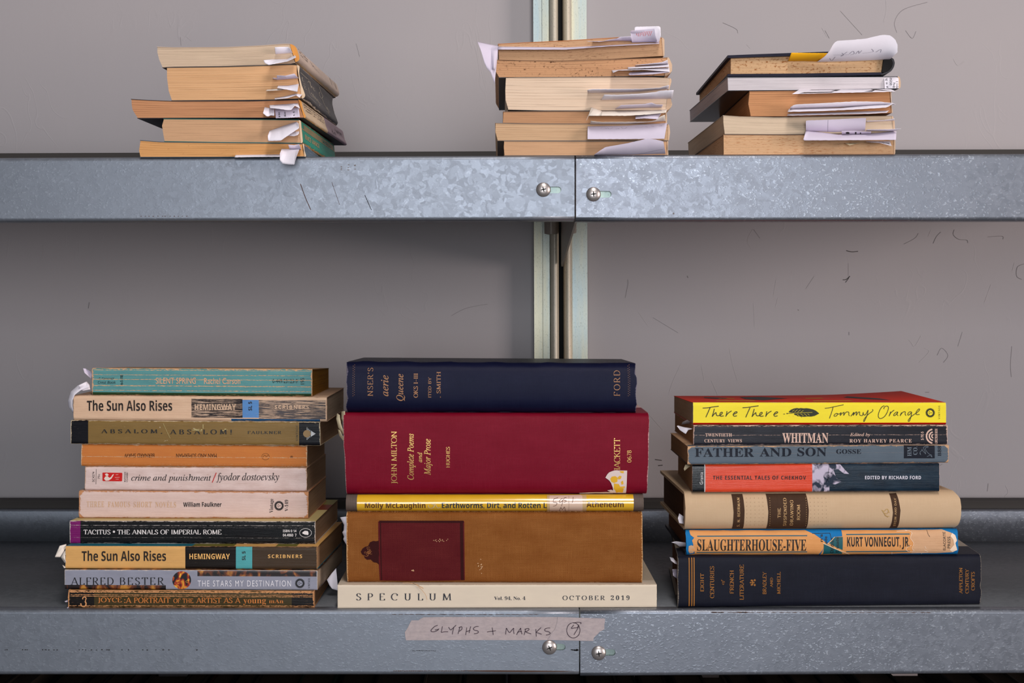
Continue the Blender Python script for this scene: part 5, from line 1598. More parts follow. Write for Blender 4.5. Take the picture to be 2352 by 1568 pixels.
# 2 black paperback with cream capitals
b = lower(F3, 1593, 2176, 976.4, 975.6, (.017, .020), .130, 'paperback_book', 'black paperback with cream capitals and an arc emblem in the lower right stack', GR, dx=.0, r=.0016, wob=.0004, jag=.0003, seed=26)
CR2 = C(222, 186, 170)
kw = dict(under=CR2, edge=.30, streak=.015, cracks=vmm(b, (998.6, .20), (979, .16)), rough=.34, spec=.24, bumpy=.2)
m0 = wm(b, 'black_blue_cover', C(36, 37, 46), col2=C(27, 27, 33), **kw)
b.spine(m0)
pc = wm(b, 'cream_print', CR2, under=C(60, 58, 64), edge=0, streak=.05)
b.text('TWENTIETH', (1620, 994.8, 1681, 1002.2), pc, 'rb', track=1.1)
b.text('CENTURY', (1618, 1008, 1665.6, 1015.6), pc, 'rb', track=1.1)
b.text('VIEWS', (1671.6, 1008, 1704, 1015.6), pc, 'rb', track=1.1)
b.text('WHITMAN', (1796.8, 993.8, 1902.4, 1016.8), pc, 'rb', off=.006)
b.text('Edited by', (1952, 993.8, 1998.4, 1003.4), pc, 'ri', off=.008)
b.text('ROY HARVEY PEARCE', (1951, 1007.8, 2094, 1016), pc, 'rb', track=1.2)
b.text('S-TC-5', (2115, 991, 2121.4, 1010), pc, 'sb', 90)
for ra, wd in ((16, 3.6), (9.6, 3.2), (4, 2.6)):
    b.put(ribbon(ell(2144, 1001.4, ra, ra, 100, 260, 20), wd), pc, 2)
b.text('A SPECTRUM BOOK', (2147.2, 984, 2153.4, 1020), pc, 'sb', 90)
b.finish(PG10, m0, m0)
W2 = b

# 1 bright yellow and red paperback on top
b = lower(W2, 1592, 2173, 924.2, 924.2, (.020, .022), .133, 'paperback_book', 'bright yellow paperback with a red cover on top of the lower right stack', GR, dx=.0, r=.0016, wob=.0002, seed=27,
          curl=lambda u, v, w: Vector((0, 0, -.0032 * v * w * (1 - u ** 3) + .0012 * v * w * max(0, u - .7) / .3)))
YEL = C(246, 226, 52)
m0 = wm(b, 'bright_yellow_cover', YEL, under=C(250, 236, 170), edge=.10, rough=.4, bumpy=.06, col2=C(240, 218, 50))
rd = plain('dark_red_cover', C(176, 22, 10), .5, 0, .1)
b.spine(m0, [(1580, 2190, rd, 970.4, 980)])
ink = plain('olive_black_ink', C(38, 38, 16), .5)
XX = lambda p: (1580 + p[0] / 7.35, 900 + p[1] / 7.35)
e1 = [ln(758, 378, 800, 364, 830, 344, 816, 330, 784, 350, 766, 384, 786, 408, 828, 398)]
th = [ln(250, 270, 340, 264, 430, 250, 521, 238), ln(378, 258, 345, 330, 304, 424), ln(448, 282, 432, 340, 410, 416), ln(412, 412, 440, 376, 474, 346, 478, 372, 490, 396, 516, 398, 548, 388, 578, 362, 582, 344, 562, 342, 542, 366, 542, 396, 562, 408, 606, 400), ln(660, 322, 652, 370, 640, 414), ln(646, 402, 664, 372, 700, 340, 738, 318)] + e1
b.put(pen(th, 1.75, XX), ink, 2)
th2 = [[(p[0] + 672, p[1] + (-6 if k == 0 else 2)) for p in st] for k, st in enumerate(th[:1])] + [[(p[0] + 672, p[1] + 2) for p in st] for st in th[1:6]] + [[(p[0] + 686, p[1] + 1) for p in e1[0]]]
b.put(pen(th2, 1.75, XX), ink, 2)
to = [ln(108, 275, 200, 262, 300, 240, 424, 214), ln(246, 258, 226, 330, 184, 446), ln(318, 358, 288, 366, 264, 392, 270, 408, 298, 404, 318, 384, 320, 364, 348, 372, 384, 344), ln(384, 344, 374, 372, 366, 398), ln(366, 398, 396, 362, 434, 338), ln(434, 338, 426, 370, 424, 396), ln(424, 396, 452, 354, 480, 334, 512, 342, 512, 380, 522, 402),
      ln(594, 340, 572, 374, 546, 408), ln(548, 404, 596, 350, 600, 346, 590, 380, 584, 396), ln(584, 396, 620, 348, 648, 332), ln(648, 332, 636, 372, 638, 394), ln(638, 394, 670, 344, 694, 336, 692, 370, 704, 392, 742, 394, 752, 356, 758, 340),
      ln(758, 340, 758, 370, 776, 390, 800, 372, 838, 304), ln(838, 304, 826, 370, 800, 440, 772, 494, 762, 486, 782, 442, 840, 376, 898, 334, 918, 310, 910, 290),
      ln(1112, 230, 1070, 252, 1030, 316, 1008, 396, 1026, 440, 1062, 444, 1116, 410, 1160, 340, 1180, 272, 1168, 238, 1130, 240, 1106, 266, 1106, 286), ln(1218, 330, 1206, 366, 1190, 408), ln(1192, 402, 1220, 352, 1250, 324, 1278, 304),
      ln(1340, 336, 1310, 340, 1276, 372, 1268, 394, 1288, 396, 1316, 370, 1340, 338), ln(1340, 338, 1326, 376, 1344, 400), ln(1400, 344, 1390, 370, 1376, 402), ln(1378, 398, 1410, 354, 1440, 332, 1464, 334, 1462, 370, 1476, 398),
      ln(1566, 330, 1532, 336, 1508, 366, 1510, 388, 1534, 382, 1574, 336), ln(1574, 336, 1562, 410, 1536, 486, 1516, 494, 1518, 470, 1560, 418, 1610, 380, 1666, 344, 1706, 300, 1698, 284, 1670, 306, 1646, 350, 1656, 380, 1706, 376)]
b.put(pen(to, 1.4, YX), ink, 2)
fb = [(1700, 340), (1715, 318), (1745, 296), (1790, 278), (1840, 270), (1880, 276), (1905, 270), (1960, 276), (2000, 272), (2050, 278), (2110, 292), (2160, 314), (2218, 362), (2190, 376), (2140, 402), (2080, 414), (2020, 412), (1960, 418), (1915, 412), (1880, 408), (1850, 398), (1815, 388), (1790, 376), (1800, 362), (1950, 352), (1780, 352)]
b.put(join(polyfill([XX(p) for p in fb]), pen([ln(1610, 372, 1640, 369), ln(1668, 362, 1760, 358, 1900, 350, 2120, 346)], 1.2, XX), disc(*XX((1674, 362)), 1.4, 1.4, 8), pen([ln(1840, 390, 1862, 412), ln(1880, 398, 1928, 424), ln(1770, 300, 1830, 276), ln(1705, 402, 1710, 400), ln(1772, 408, 1776, 405)], .7, XX)), ink, 2)
b.put(pen([ln(1800, 300, 1760, 326), ln(1850, 296, 1800, 336), ln(1900, 300, 1850, 340), ln(1840, 372, 1880, 398), ln(1900, 366, 1950, 400), ln(1960, 364, 2010, 402), ln(1760, 355, 2100, 344), ln(1950, 310, 1900, 342), ln(2020, 364, 2050, 392)], .55, XX), m0, 3)
b.put(sunburst(2136.6, 947.6, 11.2), ink, 2)
b.text('VINTAGE', (2155.4, 930.8, 2159, 962.4), ink, 'nib', 90, track=.2)
rc = flame('red_cover_art', .5, C(60, 18, 12), C(188, 28, 12), C(216, 60, 20), .08)
b.finish(PG_PALE, plain('red_front_cover', C(220, 44, 10), .55, 0, .1), rd, nu=30)
mb = MB()                                                        # printed feathers and yellow lettering on the red cover
for q, m in (([(1650, .62), (1672, .5), (1702, .5), (1706, .62), (1680, .72), (1655, .74)], M_MARKB), ([(1740, .45), (1775, .3), (1850, .55), (1800, .78), (1745, .75)], M_MARKB), ([(1990, .6), (2030, .35), (2068, .22), (2060, .42), (2010, .72)], M_MARKB),
             ([(1655, .2), (1750, .18), (1748, .26), (1662, .28)], None), ([(1675, .5), (1720, .5), (1718, .56), (1676, .56)], None), ([(1880, .14), (1975, .16), (1972, .22), (1884, .22)], None), ([(1890, .5), (1935, .5), (1932, .57), (1892, .56)], None)):
    V, Fc = polyfill([((p[0] - 1592) / 581, p[1]) for p in q])
    V, Fc = cut_levels((V, Fc), [i / 30 for i in range(31)], 0)
    V, Fc = cut_levels((V, Fc), [lerp(b.r / b.depth, 1, i / 8) for i in range(9)], 1)
    mb.add([b.P(u, 1, w) + Vector((0, 0, .0002)) for u, w in V], Fc, m or plain('gold_cover_print', C(214, 160, 40), .55, 0, .1))
mb.build('cover_artwork', b.tcov, b.o, fix=False)
T1 = b
# ------------------------------------------------------------------ upper shelf: page edges towards the aisle, spines to the right
GUL, GUM, GUR = 'books stacked on the upper shelf, left stack', 'books stacked on the upper shelf, middle stack', 'books stacked on the upper shelf, right stack'
ORG1 = pages('pages_orange', C(246, 199, 152), C(217, 163, 116), .60, .75)
ORG2 = pages('pages_deep_orange', C(225, 164, 119), C(182, 126, 90), .62, .9)
ORG3 = pages('pages_amber', C(240, 182, 120), C(209, 148, 92), .62, .85, .25)
TAN1 = pages('pages_tan', C(231, 187, 148), C(209, 163, 125), .8, .4)
BEI1 = pages('pages_beige', C(237, 211, 184), C(209, 181, 154), .9, .6)
BEI2 = pages('pages_pale_cream', C(249, 225, 201), C(228, 196, 168), .45, .8)
FOX1 = pages('pages_tan_foxed', C(231, 189, 149), C(202, 157, 119), .7, .5, .30, C(120, 76, 48), .9)
FOX2 = pages('pages_orange_foxed', C(232, 184, 140), C(199, 146, 107), .6, .6, .85, C(84, 52, 34))
FOX3 = pages('pages_cream_foxed', C(237, 198, 155), C(209, 166, 124), .75, .6, 1.05, C(150, 84, 30))
FOX4 = pages('pages_tan_dashed', C(237, 195, 154), C(217, 172, 131), .9, .4, .2, C(170, 98, 44), 1.1)
WHT = pages('pages_white', C(242, 234, 236), C(206, 196, 200), .8, .5)
CRM1 = pages('pages_cream', C(240, 216, 189), C(217, 192, 165), 1.2, .5)

def upper(name, label, group, top, bot, y, depth, pg, spine, tc, bc, dx=0.0, r=None, bow=.0, art=None, nu=30, reg=(), cap=None, **kw):
    gap, rim = kw.pop('gap', 0.0), kw.pop('rim', 0.0)
    r = r or (.0016 if group == GUL else .0009)
    b = Book(top, bot, y, depth, 'right', dx=dx, r=r, bow=bow, **kw)
    b.start(name, label, 'book', group)
    m = spine(b) if callable(spine) else spine
    b.spine(m, reg, cap, rim)
    if art:
        art(b)
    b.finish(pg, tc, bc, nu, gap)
    return b
sm = lambda n, col, **k: (lambda b: wear(n, col, b.depth * 1000, b.T * 1000, **k))
edgec = plain('worn_cream_edge', C(224, 196, 164), .7)
edgeo = plain('worn_orange_edge', C(222, 150, 70), .7)
YA = -.001
def scrib(b, rows, mat, seed, h=.06):
    """small unreadable lettering along the receding spine: rows of (u0, u1, v)"""
    rng_ = random.Random(seed)
    for u0, u1, v in rows:
        u = u0
        while u < u1:
            w = rng_.uniform(.008, .02)
            pts = [(u + w * t, v + h * rng_.uniform(-1, 1)) for t in (0, .35, .7, 1)]
            b.put(ribbon(pts, .006), mat, 2, None, True)
            u += w * 1.3

# left stack, bottom to top
S_ = plain('pale_scratches', C(150, 168, 186), .6)
U5 = upper('paperback_book', 'thin paperback with amber page edges at the bottom of the upper left stack', GUL,
           [(319.5, 321.5), (372, 325.5), (578, 328), (700, 330)], [(319.5, 361.5), (500, 361), (704.5, 360)], YA, .178, ORG3,
           sm('slate_blue_spine', C(84, 104, 120), under=C(226, 200, 170), edge=.5, streak=.05), plain('slate_cover_b', C(70, 84, 96), .5), plain('slate_cover_c', C(70, 84, 96), .5), cap=edgec,
           art=lambda b: scrib(b, [(.12, .3, .62)], S_, 5), lp=[(0, 2), (.4, -1.5), (1, 2)], rp=[(0, 0), (.5, -3), (.85, -2), (1, 0)], wob=.0005, jag=.0004, seed=31)
TAN_PRINT = plain('tan_print', C(188, 158, 118), .6)
def teal_art(b):
    b.put(rect2(.06, .60, .95, .86), wear('tan_block', C(150, 134, 96), b.depth * 1000, b.T * 1000, under=C(72, 150, 128), edge=0, streak=.1, blot=.2), 1, None, True)
    b.text('ENCE VANCE', (.07, .26, .48, .46), TAN_PRINT, 'sb', uvspace=True)
    scrib(b, [(.6, .85, .72)], plain('teal_marks', C(40, 130, 116), .5), 8, .1)
U4 = upper('paperback_book', 'paperback with tan page edges and a torn teal spine in the upper left stack', GUL,
           [(374.5, 272.4), (500, 273), (691, 275)], [(375, 325), (500, 327), (695.5, 329)], YA, .180, TAN1,
           sm('teal_spine', C(30, 146, 122), under=C(206, 150, 96), edge=.6, streak=.10, cracks=[(12, .5)], blot=.08), plain('teal_cover', C(26, 108, 96), .5), plain('teal_cover_b', C(26, 108, 96), .5), cap=edgec,
           art=teal_art, dx=.006, lp=[(0, 2), (.3, -1), (.7, -4), (1, 1)], rp=[(0, 0), (1, 0)], wob=.0004, jag=.0004, seed=32)
def mauve_art(b):
    pk = plain('dark_grey_print', C(92, 78, 74), .6)
    for k, (u0, u1) in enumerate(((.04, .44), (.04, .46), (.05, .46))):
        scrib(b, [(u0, u1, .80 - k * .14)], pk, 40 + k, .05)
    scrib(b, [(.62, .72, .3), (.74, .92, .55)], plain('dark_plum_print', C(60, 40, 52), .5), 47, .16)
U3 = upper('paperback_book', 'paperback with deep orange page edges and cream mauve spine in the upper left stack', GUL,
           [(300.5, 227), (340, 229.5), (395, 231.5), (578, 231.5), (691, 228.5)], [(315.6, 272), (418, 271.4), (560, 271), (705, 271)], YA, .206, ORG2,
           sm('cream_spine', C(214, 186, 152), under=C(224, 170, 110), edge=.3), plain('dark_plum_cover', C(44, 34, 40), .5), plain('dark_plum_cover_b', C(44, 34, 40), .5), cap=edgeo,
           reg=[(.5, 1.0, plain('mauve_spine', C(134, 106, 116), .4)), (.5, 1.0, plain('mauve_spine_dark', C(96, 70, 84), .4), 0, .0, .34), (.985, 1.0, plain('pale_mauve', C(160, 136, 140), .4))], art=mauve_art, dx=.011,
           r=.0022, lp=[(0, 0), (.45, -6), (.7, -4), (1, 0)], rp=[(0, 0), (.4, -2), (1, 0)], wob=.0004, jag=.0003, seed=33)
def chalk_art(b):
    ck = wear('chalk_lettering', C(196, 182, 160), 999, 999, under=C(66, 62, 62), edge=0, streak=.16, blot=.1)
    w = .007
    def put(sts, wd=w):
        b.put(pen(sts, wd), ck, 2, None, True)
    b.put(ribbon(ln(.03, .80, .22, .80), .012), ck, 2, None, True)
    put([ln(.05, .56, .07, .70, .05, .62, .10, .58), ln(.06, .50, .12, .54), ln(.04, .42, .10, .46, .06, .36, .12, .38)])
    put([ln(.24, .82, .28, .74), ln(.22, .70, .28, .78, .30, .62), ln(.30, .80, .31, .62, .34, .70, .36, .60), ln(.36, .66, .40, .70, .38, .60, .43, .64)])
    put([ln(.20, .52, .19, .30, .24, .28), ln(.24, .36, .27, .42, .28, .30), ln(.28, .28, .32, .44, .33, .28), ln(.34, .30, .36, .40, .38, .28, .41, .38, .43, .26), ln(.44, .38, .46, .24, .42, .16), ln(.46, .30, .54, .30)])
    put([ln(.56, .88, .60, .80, .66, .70, .60, .56, .55, .64, .58, .74), ln(.62, .56, .66, .40, .72, .30), ln(.68, .34, .74, .20, .72, .40, .78, .26), ln(.66, .20, .74, .10)], .010)
    b.put(ribbon(ln(.06, .16, .30, .13), .007), ck, 2, None, True)
U2 = upper('paperback_book', 'thick pale orange edged paperback with a charcoal chalk lettered spine, upper left stack', GUL,
           [(382, 154.5), (509, 153), (600, 150), (670, 147.6), (689, 148.5)], [(394, 231.5), (560, 230.5), (636, 229.5), (700.5, 226.5)], YA, .180, ORG1,
           sm('charcoal_spine', C(66, 62, 62), under=C(222, 204, 186), edge=.35, streak=.04), plain('charcoal_cover', C(48, 44, 44), .5), plain('charcoal_cover_b', C(40, 36, 36), .5), cap=edgec,
           art=chalk_art, dx=.006, r=.0024, lp=[(0, 0), (.3, -4.5), (.7, -3.5), (1, 0)], rp=[(0, 0), (.12, 2), (.4, -3), (.75, -5), (1, 0)], wob=.0006, jag=.0005, seed=34)
def beige_art(b):
    pk = plain('dark_small_print', C(92, 80, 76), .6)
    scrib(b, [(.04, .2, .82), (.05, .24, .66), (.06, .2, .50)], pk, 51, .05)
    b.put(pen([ln(.30, .72, .34, .50, .36, .60, .40, .44, .44, .52, .48, .40)], .006), pk, 2, None, True)
    b.put(ribbon([(.80, .92), (.93, .92), (.93, .35), (.80, .35), (.80, .92)], .007), pk, 2, None, True)
    b.put(ribbon(ln(.82, .8, .92, .42), .006), pk, 2, None, True)
U1 = upper('paperback_book', 'greyish beige edged paperback with a beige spine on top of the upper left stack', GUL,
           [(360.4, 107), (400, 108.5), (520, 107.8), (600, 104), (655, 100), (676, 101)], [(369.6, 155.5), (400, 154), (509, 152.5), (600, 150), (670, 147), (688, 142)], YA, .200, BEI1,
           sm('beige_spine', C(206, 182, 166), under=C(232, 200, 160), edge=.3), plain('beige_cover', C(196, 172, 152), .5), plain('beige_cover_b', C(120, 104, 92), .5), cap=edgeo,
           art=beige_art, dx=.010, r=.0036, bow=.001, lp=[(0, 3), (.4, -2), (.75, -3), (1, 0)], rp=[(0, 0), (.5, -1), (1, 0)], wob=.0004, jag=.0003, seed=35)

# middle stack
YB = .004
pl = lambda n, c: plain(n, c, .55)
V6 = upper('paperback_book', 'paperback with tan page edges at the bottom of the upper middle stack', GUM,
           [(1157, 323.5), (1350, 324), (1535, 323.5)], [(1157, 357.6), (1350, 357.2), (1535.5, 356.6)], YB, .170, TAN1, sm('grey_spine_v', C(150, 140, 130), edge=.4), pl('cover_v6', C(120, 104, 92)), pl('cover_v6b', C(120, 104, 92)),
           lp=[(0, 1), (.6, -1), (1, 0)], rp=[(0, 0), (.5, -1.5), (1, 0)], wob=.0003, jag=.0003, seed=41)
V5 = upper('paperback_book', 'beige edged paperback behind the broad lavender slip in the upper middle stack', GUM,
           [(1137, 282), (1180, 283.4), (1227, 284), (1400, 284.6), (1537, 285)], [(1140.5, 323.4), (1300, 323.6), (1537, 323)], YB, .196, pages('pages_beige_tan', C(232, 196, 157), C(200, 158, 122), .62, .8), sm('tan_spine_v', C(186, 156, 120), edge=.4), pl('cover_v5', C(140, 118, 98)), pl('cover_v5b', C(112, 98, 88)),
           lp=[(0, 2), (.5, -2), (1, 0)], rp=[(0, 0), (.5, 2.5), (1, 0)], wob=.0004, jag=.0004, seed=42)
V4 = upper('paperback_book', 'thin paperback with dull orange page edges in the middle of the upper middle stack', GUM,
           [(1155, 255.8), (1300, 255.4), (1531, 254.6)], [(1154, 282.6), (1227, 284), (1400, 284.4), (1532, 284.6)], YB, .170, pages('pages_dull_orange', C(217, 169, 128), C(194, 144, 107), .8, .4), sm('orange_spine_v', C(176, 130, 90), edge=.5), pl('cover_v4', C(120, 90, 70)), pl('cover_v4b', C(120, 90, 70)),
           rp=[(0, 0), (.5, 1), (1, 0)], wob=.0003, jag=.0003, seed=43)
V3 = upper('paperback_book', 'thick paperback with pale cream page edges in the upper middle stack', GUM,
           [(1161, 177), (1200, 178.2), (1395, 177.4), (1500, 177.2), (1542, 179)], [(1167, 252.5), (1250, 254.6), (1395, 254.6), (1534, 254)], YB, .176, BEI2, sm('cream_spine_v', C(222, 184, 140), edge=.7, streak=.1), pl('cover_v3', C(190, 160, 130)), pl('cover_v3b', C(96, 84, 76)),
           lp=[(0, 0), (.3, -5), (.6, -4), (1, 0)], rp=[(0, 0), (.15, 10), (.3, 6), (.6, -2), (.9, 2), (1, 0)], r=.0012, wob=.0008, jag=.0006, seed=44)
V2 = upper('paperback_book', 'paperback with spotted brown orange page edges, second from the top of the upper middle stack', GUM,
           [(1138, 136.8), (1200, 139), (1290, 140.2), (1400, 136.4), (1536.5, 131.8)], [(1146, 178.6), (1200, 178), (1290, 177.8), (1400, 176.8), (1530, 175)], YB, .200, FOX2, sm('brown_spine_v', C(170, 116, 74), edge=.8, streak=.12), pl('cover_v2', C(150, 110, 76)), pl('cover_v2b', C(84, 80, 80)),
           lp=[(0, 0), (.45, -7), (1, 0)], rp=[(0, 0), (.25, 12), (.6, 10), (1, 0)], r=.0012, wob=.0009, jag=.0006, seed=45)
V1 = upper('paperback_book', 'paperback with speckled tan page edges on top of the upper middle stack', GUM,
           [(1143.5, 100.6), (1220, 96.5), (1300, 92.8), (1416, 85.5), (1500, 85), (1522, 86.5)], [(1145.5, 138.6), (1290, 140), (1400, 136.2), (1526, 128.5)], YB, .178, FOX1, sm('orange_spine_w', C(190, 124, 70), edge=.6), pl('cover_v1', C(196, 120, 60)), pl('cover_v1b', C(150, 110, 76)),
           lp=[(0, 0), (1, 0)], rp=[(0, 0), (.3, 1.5), (.9, 4), (1, 1)], wob=.0004, jag=.0004, seed=46)

# right stack
YC = .005
X5 = upper('paperback_book', 'thick paperback with stained tan page edges at the bottom of the upper right stack', GUR,
           [(1661, 309), (1800, 309.6), (2056, 306)], [(1661.5, 355.4), (2057, 354.4)], YC, .170, FOX4, sm('tan_spine_x', C(196, 150, 108), edge=.5), pl('cover_x5', C(150, 110, 80)), pl('cover_x5b', C(150, 110, 80)), dx=-.0, rp=[(0, -1), (.5, 0), (1, 0)], wob=.0003, seed=51)
X4 = upper('paperback_book', 'cream edged paperback under a folded lavender sheet in the upper right stack', GUR,
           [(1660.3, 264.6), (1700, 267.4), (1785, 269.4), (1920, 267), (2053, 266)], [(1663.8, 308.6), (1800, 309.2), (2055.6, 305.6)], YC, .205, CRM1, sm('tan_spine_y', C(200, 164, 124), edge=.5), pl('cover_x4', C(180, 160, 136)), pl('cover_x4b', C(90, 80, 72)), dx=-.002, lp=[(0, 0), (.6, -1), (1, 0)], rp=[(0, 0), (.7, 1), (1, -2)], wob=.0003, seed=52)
X3 = upper('paperback_book', 'paperback with brown orange page edges in the middle of the upper right stack', GUR,
           [(1721, 209.4), (1850, 208), (2046.6, 205.4)], [(1722.6, 267.2), (1850, 267.6), (1950, 264.6), (2048.6, 259.4)], YC, .180, pages('pages_brown_orange', C(229, 170, 119), C(194, 135, 95), .7, .7), sm('tan_spine_z', C(206, 160, 116), edge=.5), pl('cover_x3', C(150, 100, 66)), pl('cover_x3b', C(150, 100, 66)), dx=.003,
           lp=[(0, 1), (.5, -4), (1, 0)], rp=[(0, 2), (.4, 0), (1, 0)], wob=.0003, seed=53)
X2 = upper('paperback_book', 'white edged paperback with a dark glossy cover in the upper right stack', GUR,
           [(1670.4, 177.2), (1850, 176.4), (2066.6, 175.4)], [(1671.6, 208.6), (1850, 207.4), (2068.6, 203.4)], YC, .205, WHT, sm('cream_spine_z', C(226, 204, 170), edge=.3), plain('dark_blue_glossy_cover', C(26, 34, 44), .25), plain('dark_blue_glossy_cover_b', C(30, 36, 46), .22), dx=-.004, r=.0016, rp=[(0, 0), (.5, 1), (1, 0)], wob=.0002, seed=54)
nv = cloth('navy_binding', C(26, 26, 42), C(78, 78, 96), 999, 999, pitch=.3, amt=.4, rough=.5)
X1 = upper('hardcover_book', 'navy cloth hardcover with foxed page edges on top of the upper right stack', GUR,
           [(1671.4, 127), (1720, 125), (1898, 118.6), (2000, 122), (2046, 127.5)], [(1671.4, 176), (1850, 175.4), (1960, 173.5), (2040, 171.4)], YC, .212, FOX3, cloth('navy_binding_spine', C(40, 40, 46), C(96, 94, 96), 212, 20, pitch=.3, amt=.5, rough=.6, edge=.6, fray=C(130, 124, 116)), nv, nv, dx=.003,
           r=.0044, bow=.0015, hard=True, cap=plain('hollow_shade', C(20, 18, 18), .9), gap=.0014, rim=.0016, rp=[(0, -3), (.12, 2), (.35, 6), (.6, 7), (.85, 4), (1, -3)], wob=.0004, jag=.0004, seed=55)  # solid near-black cap paints the shade inside the hollow spine
# ------------------------------------------------------------------ paper slips, upper shelf, left stack
UP = lambda lab, *pt, y=YA, d=.012, **k: slip(lab, pt, y + .001, y - d, **k)
UP('square white slip standing up from the upper leaves of the top book, upper left stack', ([(632.7, 125), (672, 122)], [(631, 108.5), (645, 107.6), (662, 107.5), (667, 113)]), d=.006)
UP('white slip with a turned up right end in the top book, upper left stack', ([(626, 136.5), (660, 136), (678, 127)], [(605, 138), (608, 145), (617, 149.4), (640, 145), (661, 141), (680, 132)]))
UP('lavender white slip standing up from the charcoal spined book, upper left stack', ([(637, 184), (686, 180)], [(635.5, 173), (655, 174), (676, 169)]), ([(626, 181), (637, 184)], [(626.5, 179), (636, 179.6)]), d=.010, mat=M_SLIPL)
UP('flat white folded slip drooping from the charcoal spined book, upper left stack', ([(639, 197), (662, 196.5), (686, 192.6)], [(636.4, 202), (660, 206), (682.8, 211)]), d=.014)
UP('thin pale slip edge below the folded slip of the charcoal spined book', ([(613, 206), (661, 202)], [(611, 209), (640, 207.6), (663, 205)]), d=.010, mat=M_SLIPW)
UP('curled slip with a dark inside near the bottom of the charcoal spined book', ([(631, 225), (655, 221), (680, 215), (694.4, 216.8)], [(631, 228.4), (660, 225.5), (680, 219), (688, 224.4)]), d=.012)
pr = [(0, join(*[fit(font_text(t, 'sb'), (a, .52, a + .07, .92), 90) for t, a in (('So', .36), ('1.5', .74), ('He', .12))]), M_INK)]
UP('large printed slip folded down over the orange page edges, upper left stack', ([(631, 249), (660, 247), (686, 246)], [(633.6, 271.4), (660, 270.5), (689, 269)]), d=.010, mat=M_SLIPL, marks=pr)
UP('torn white slip above the printed slip on the orange page edges, upper left stack', ([(619, 241.6), (650, 239.4), (684, 237)], [(620, 248), (640, 250), (660, 253), (669, 252.6), (677, 243), (689, 249)]), d=.014)
UP('crumpled fan of white paper left of the printed slip, upper left stack', ([(608, 246), (618, 247.5), (630, 249)], [(604, 260), (612, 267), (616, 267.5), (622, 265), (630, 266)]), d=.013)
UP('slanted white slip with a torn left end by the teal spine, upper left stack', ([(619, 300.4), (650, 289), (681, 279.6)], [(615, 312), (616, 324), (645, 323), (665, 309), (687, 294.6), (686, 284)]), d=.013)
UP('rounded white slip behind the slanted slip by the teal spine, upper left stack', ([(656, 303), (687, 301.6)], [(659, 312), (676, 312.6), (684, 310), (687, 306)]), d=.007)
UP('long white slip edge lying at the bottom of the amber edged book, upper left stack', ([(541, 356), (645, 354.6)], [(538.6, 361.4), (590, 360.6), (645, 360.2)]), d=.006)
UP('small white slip standing up in the amber edged book, upper left stack', ([(665, 342.5), (691, 344)], [(662, 332.2), (676, 333.4), (687, 331), (691, 342)]), d=.006, mat=M_SLIPL)
UP('white slip curling down over the upper shelf lip', ([(647, 341.5), (688, 341.8)], [(643, 352), (642.5, 368), (649, 375.6), (662, 377.6), (676, 378), (680, 362)]), d=.016)

# upper shelf, middle stack
UM_ = lambda lab, *pt, d=.012, **k: slip(lab, pt, YB + .001, YB - d, **k)
UM_('large lavender sheet through the top book, hanging down past its left side, upper middle stack', ([(1144, 107), (1300, 109), (1420, 103), (1515, 98.5)], [(1144, 113.8), (1300, 114), (1396, 106.5), (1514, 100.4)]),
    ([(1096.4, 96.4), (1110, 99), (1145, 106)], [(1104, 114), (1113, 146), (1119, 158), (1127, 166), (1136, 193)]), ([(1120, 103), (1145, 106)], [(1130, 160), (1137, 160)]), d=.007, mat=M_SLIPL)
rcpt = [(0, join(*[rect2(.18 + .055 * k, .70 + .06 * (k % 3 == 0), .20 + .055 * k, .92) for k in range(9)], rect2(.02, .93, .14, .98)), plain('faint_red_print', C(206, 120, 126), .7))]
UM_('rear curled receipt slip on the top book, upper middle stack', ([(1457.7, 98), (1513.6, 98)], [(1457.6, 64), (1460, 61.4), (1490, 60.6), (1513, 59.8), (1517, 62.5), (1517.6, 82)], -.0), d=.004)
UM_('front curled receipt slip with faint red print on the top book, upper middle stack', ([(1451.6, 98), (1508, 97)], [(1448, 74), (1450, 70.4), (1475, 68.4), (1503, 65.8), (1505, 80), (1509, 93)], 0.0), ([(1449, 83), (1505, 79)], [(1448, 72), (1476, 69), (1503, 66)]), d=.009, mat=M_SLIPL, marks=rcpt)
UM_('torn tan leaf edge sticking up left of the receipts, upper middle stack', ([(1362, 95), (1420, 94), (1452, 95)], [(1347, 95), (1380, 96), (1400, 91), (1417, 88.5), (1425, 84.6), (1450, 83)]), d=.008, mat=M_SLIPL)
UM_('topmost thin torn slip in the spotted book, upper middle stack', ([(1459, 150.5), (1535, 147.5)], [(1460, 149.6), (1490, 146.5), (1520, 143), (1533.5, 137.6)]), d=.009)
UM_('second flat slip in the spotted book, upper middle stack', ([(1442, 154.4), (1536, 147.4)], [(1442, 158), (1490, 156), (1536.6, 153.4)]), d=.011)
UM_('longest flat slip with a frayed left tip in the spotted book, upper middle stack', ([(1405, 161.5), (1470, 158), (1537, 155)], [(1408, 167.5), (1420, 162), (1480, 160.4), (1538, 165)]), d=.013)
UM_('lowest stack of flat slips in the spotted book, upper middle stack', ([(1447, 166.4), (1490, 164), (1538, 162)], [(1443.5, 170), (1446, 172.6), (1500, 170.6), (1538.6, 166)]), d=.012, mat=M_SLIPL)
UM_('long white slip curving up rightwards in the thick cream book, upper middle stack', ([(1349.6, 213.4), (1450, 211.6), (1535.6, 205)], [(1349, 207), (1358, 204.6), (1470, 204.2), (1515, 201.6), (1530, 197), (1537, 195.4)]), d=.014)
UM_('wide white slip with torn upper edge in the thick cream book, upper middle stack', ([(1380, 230), (1460, 228), (1544, 227.2)], [(1388, 217.4), (1420, 218), (1470, 215.4), (1508, 211), (1516, 208), (1547.4, 207)]), d=.012, marks=())
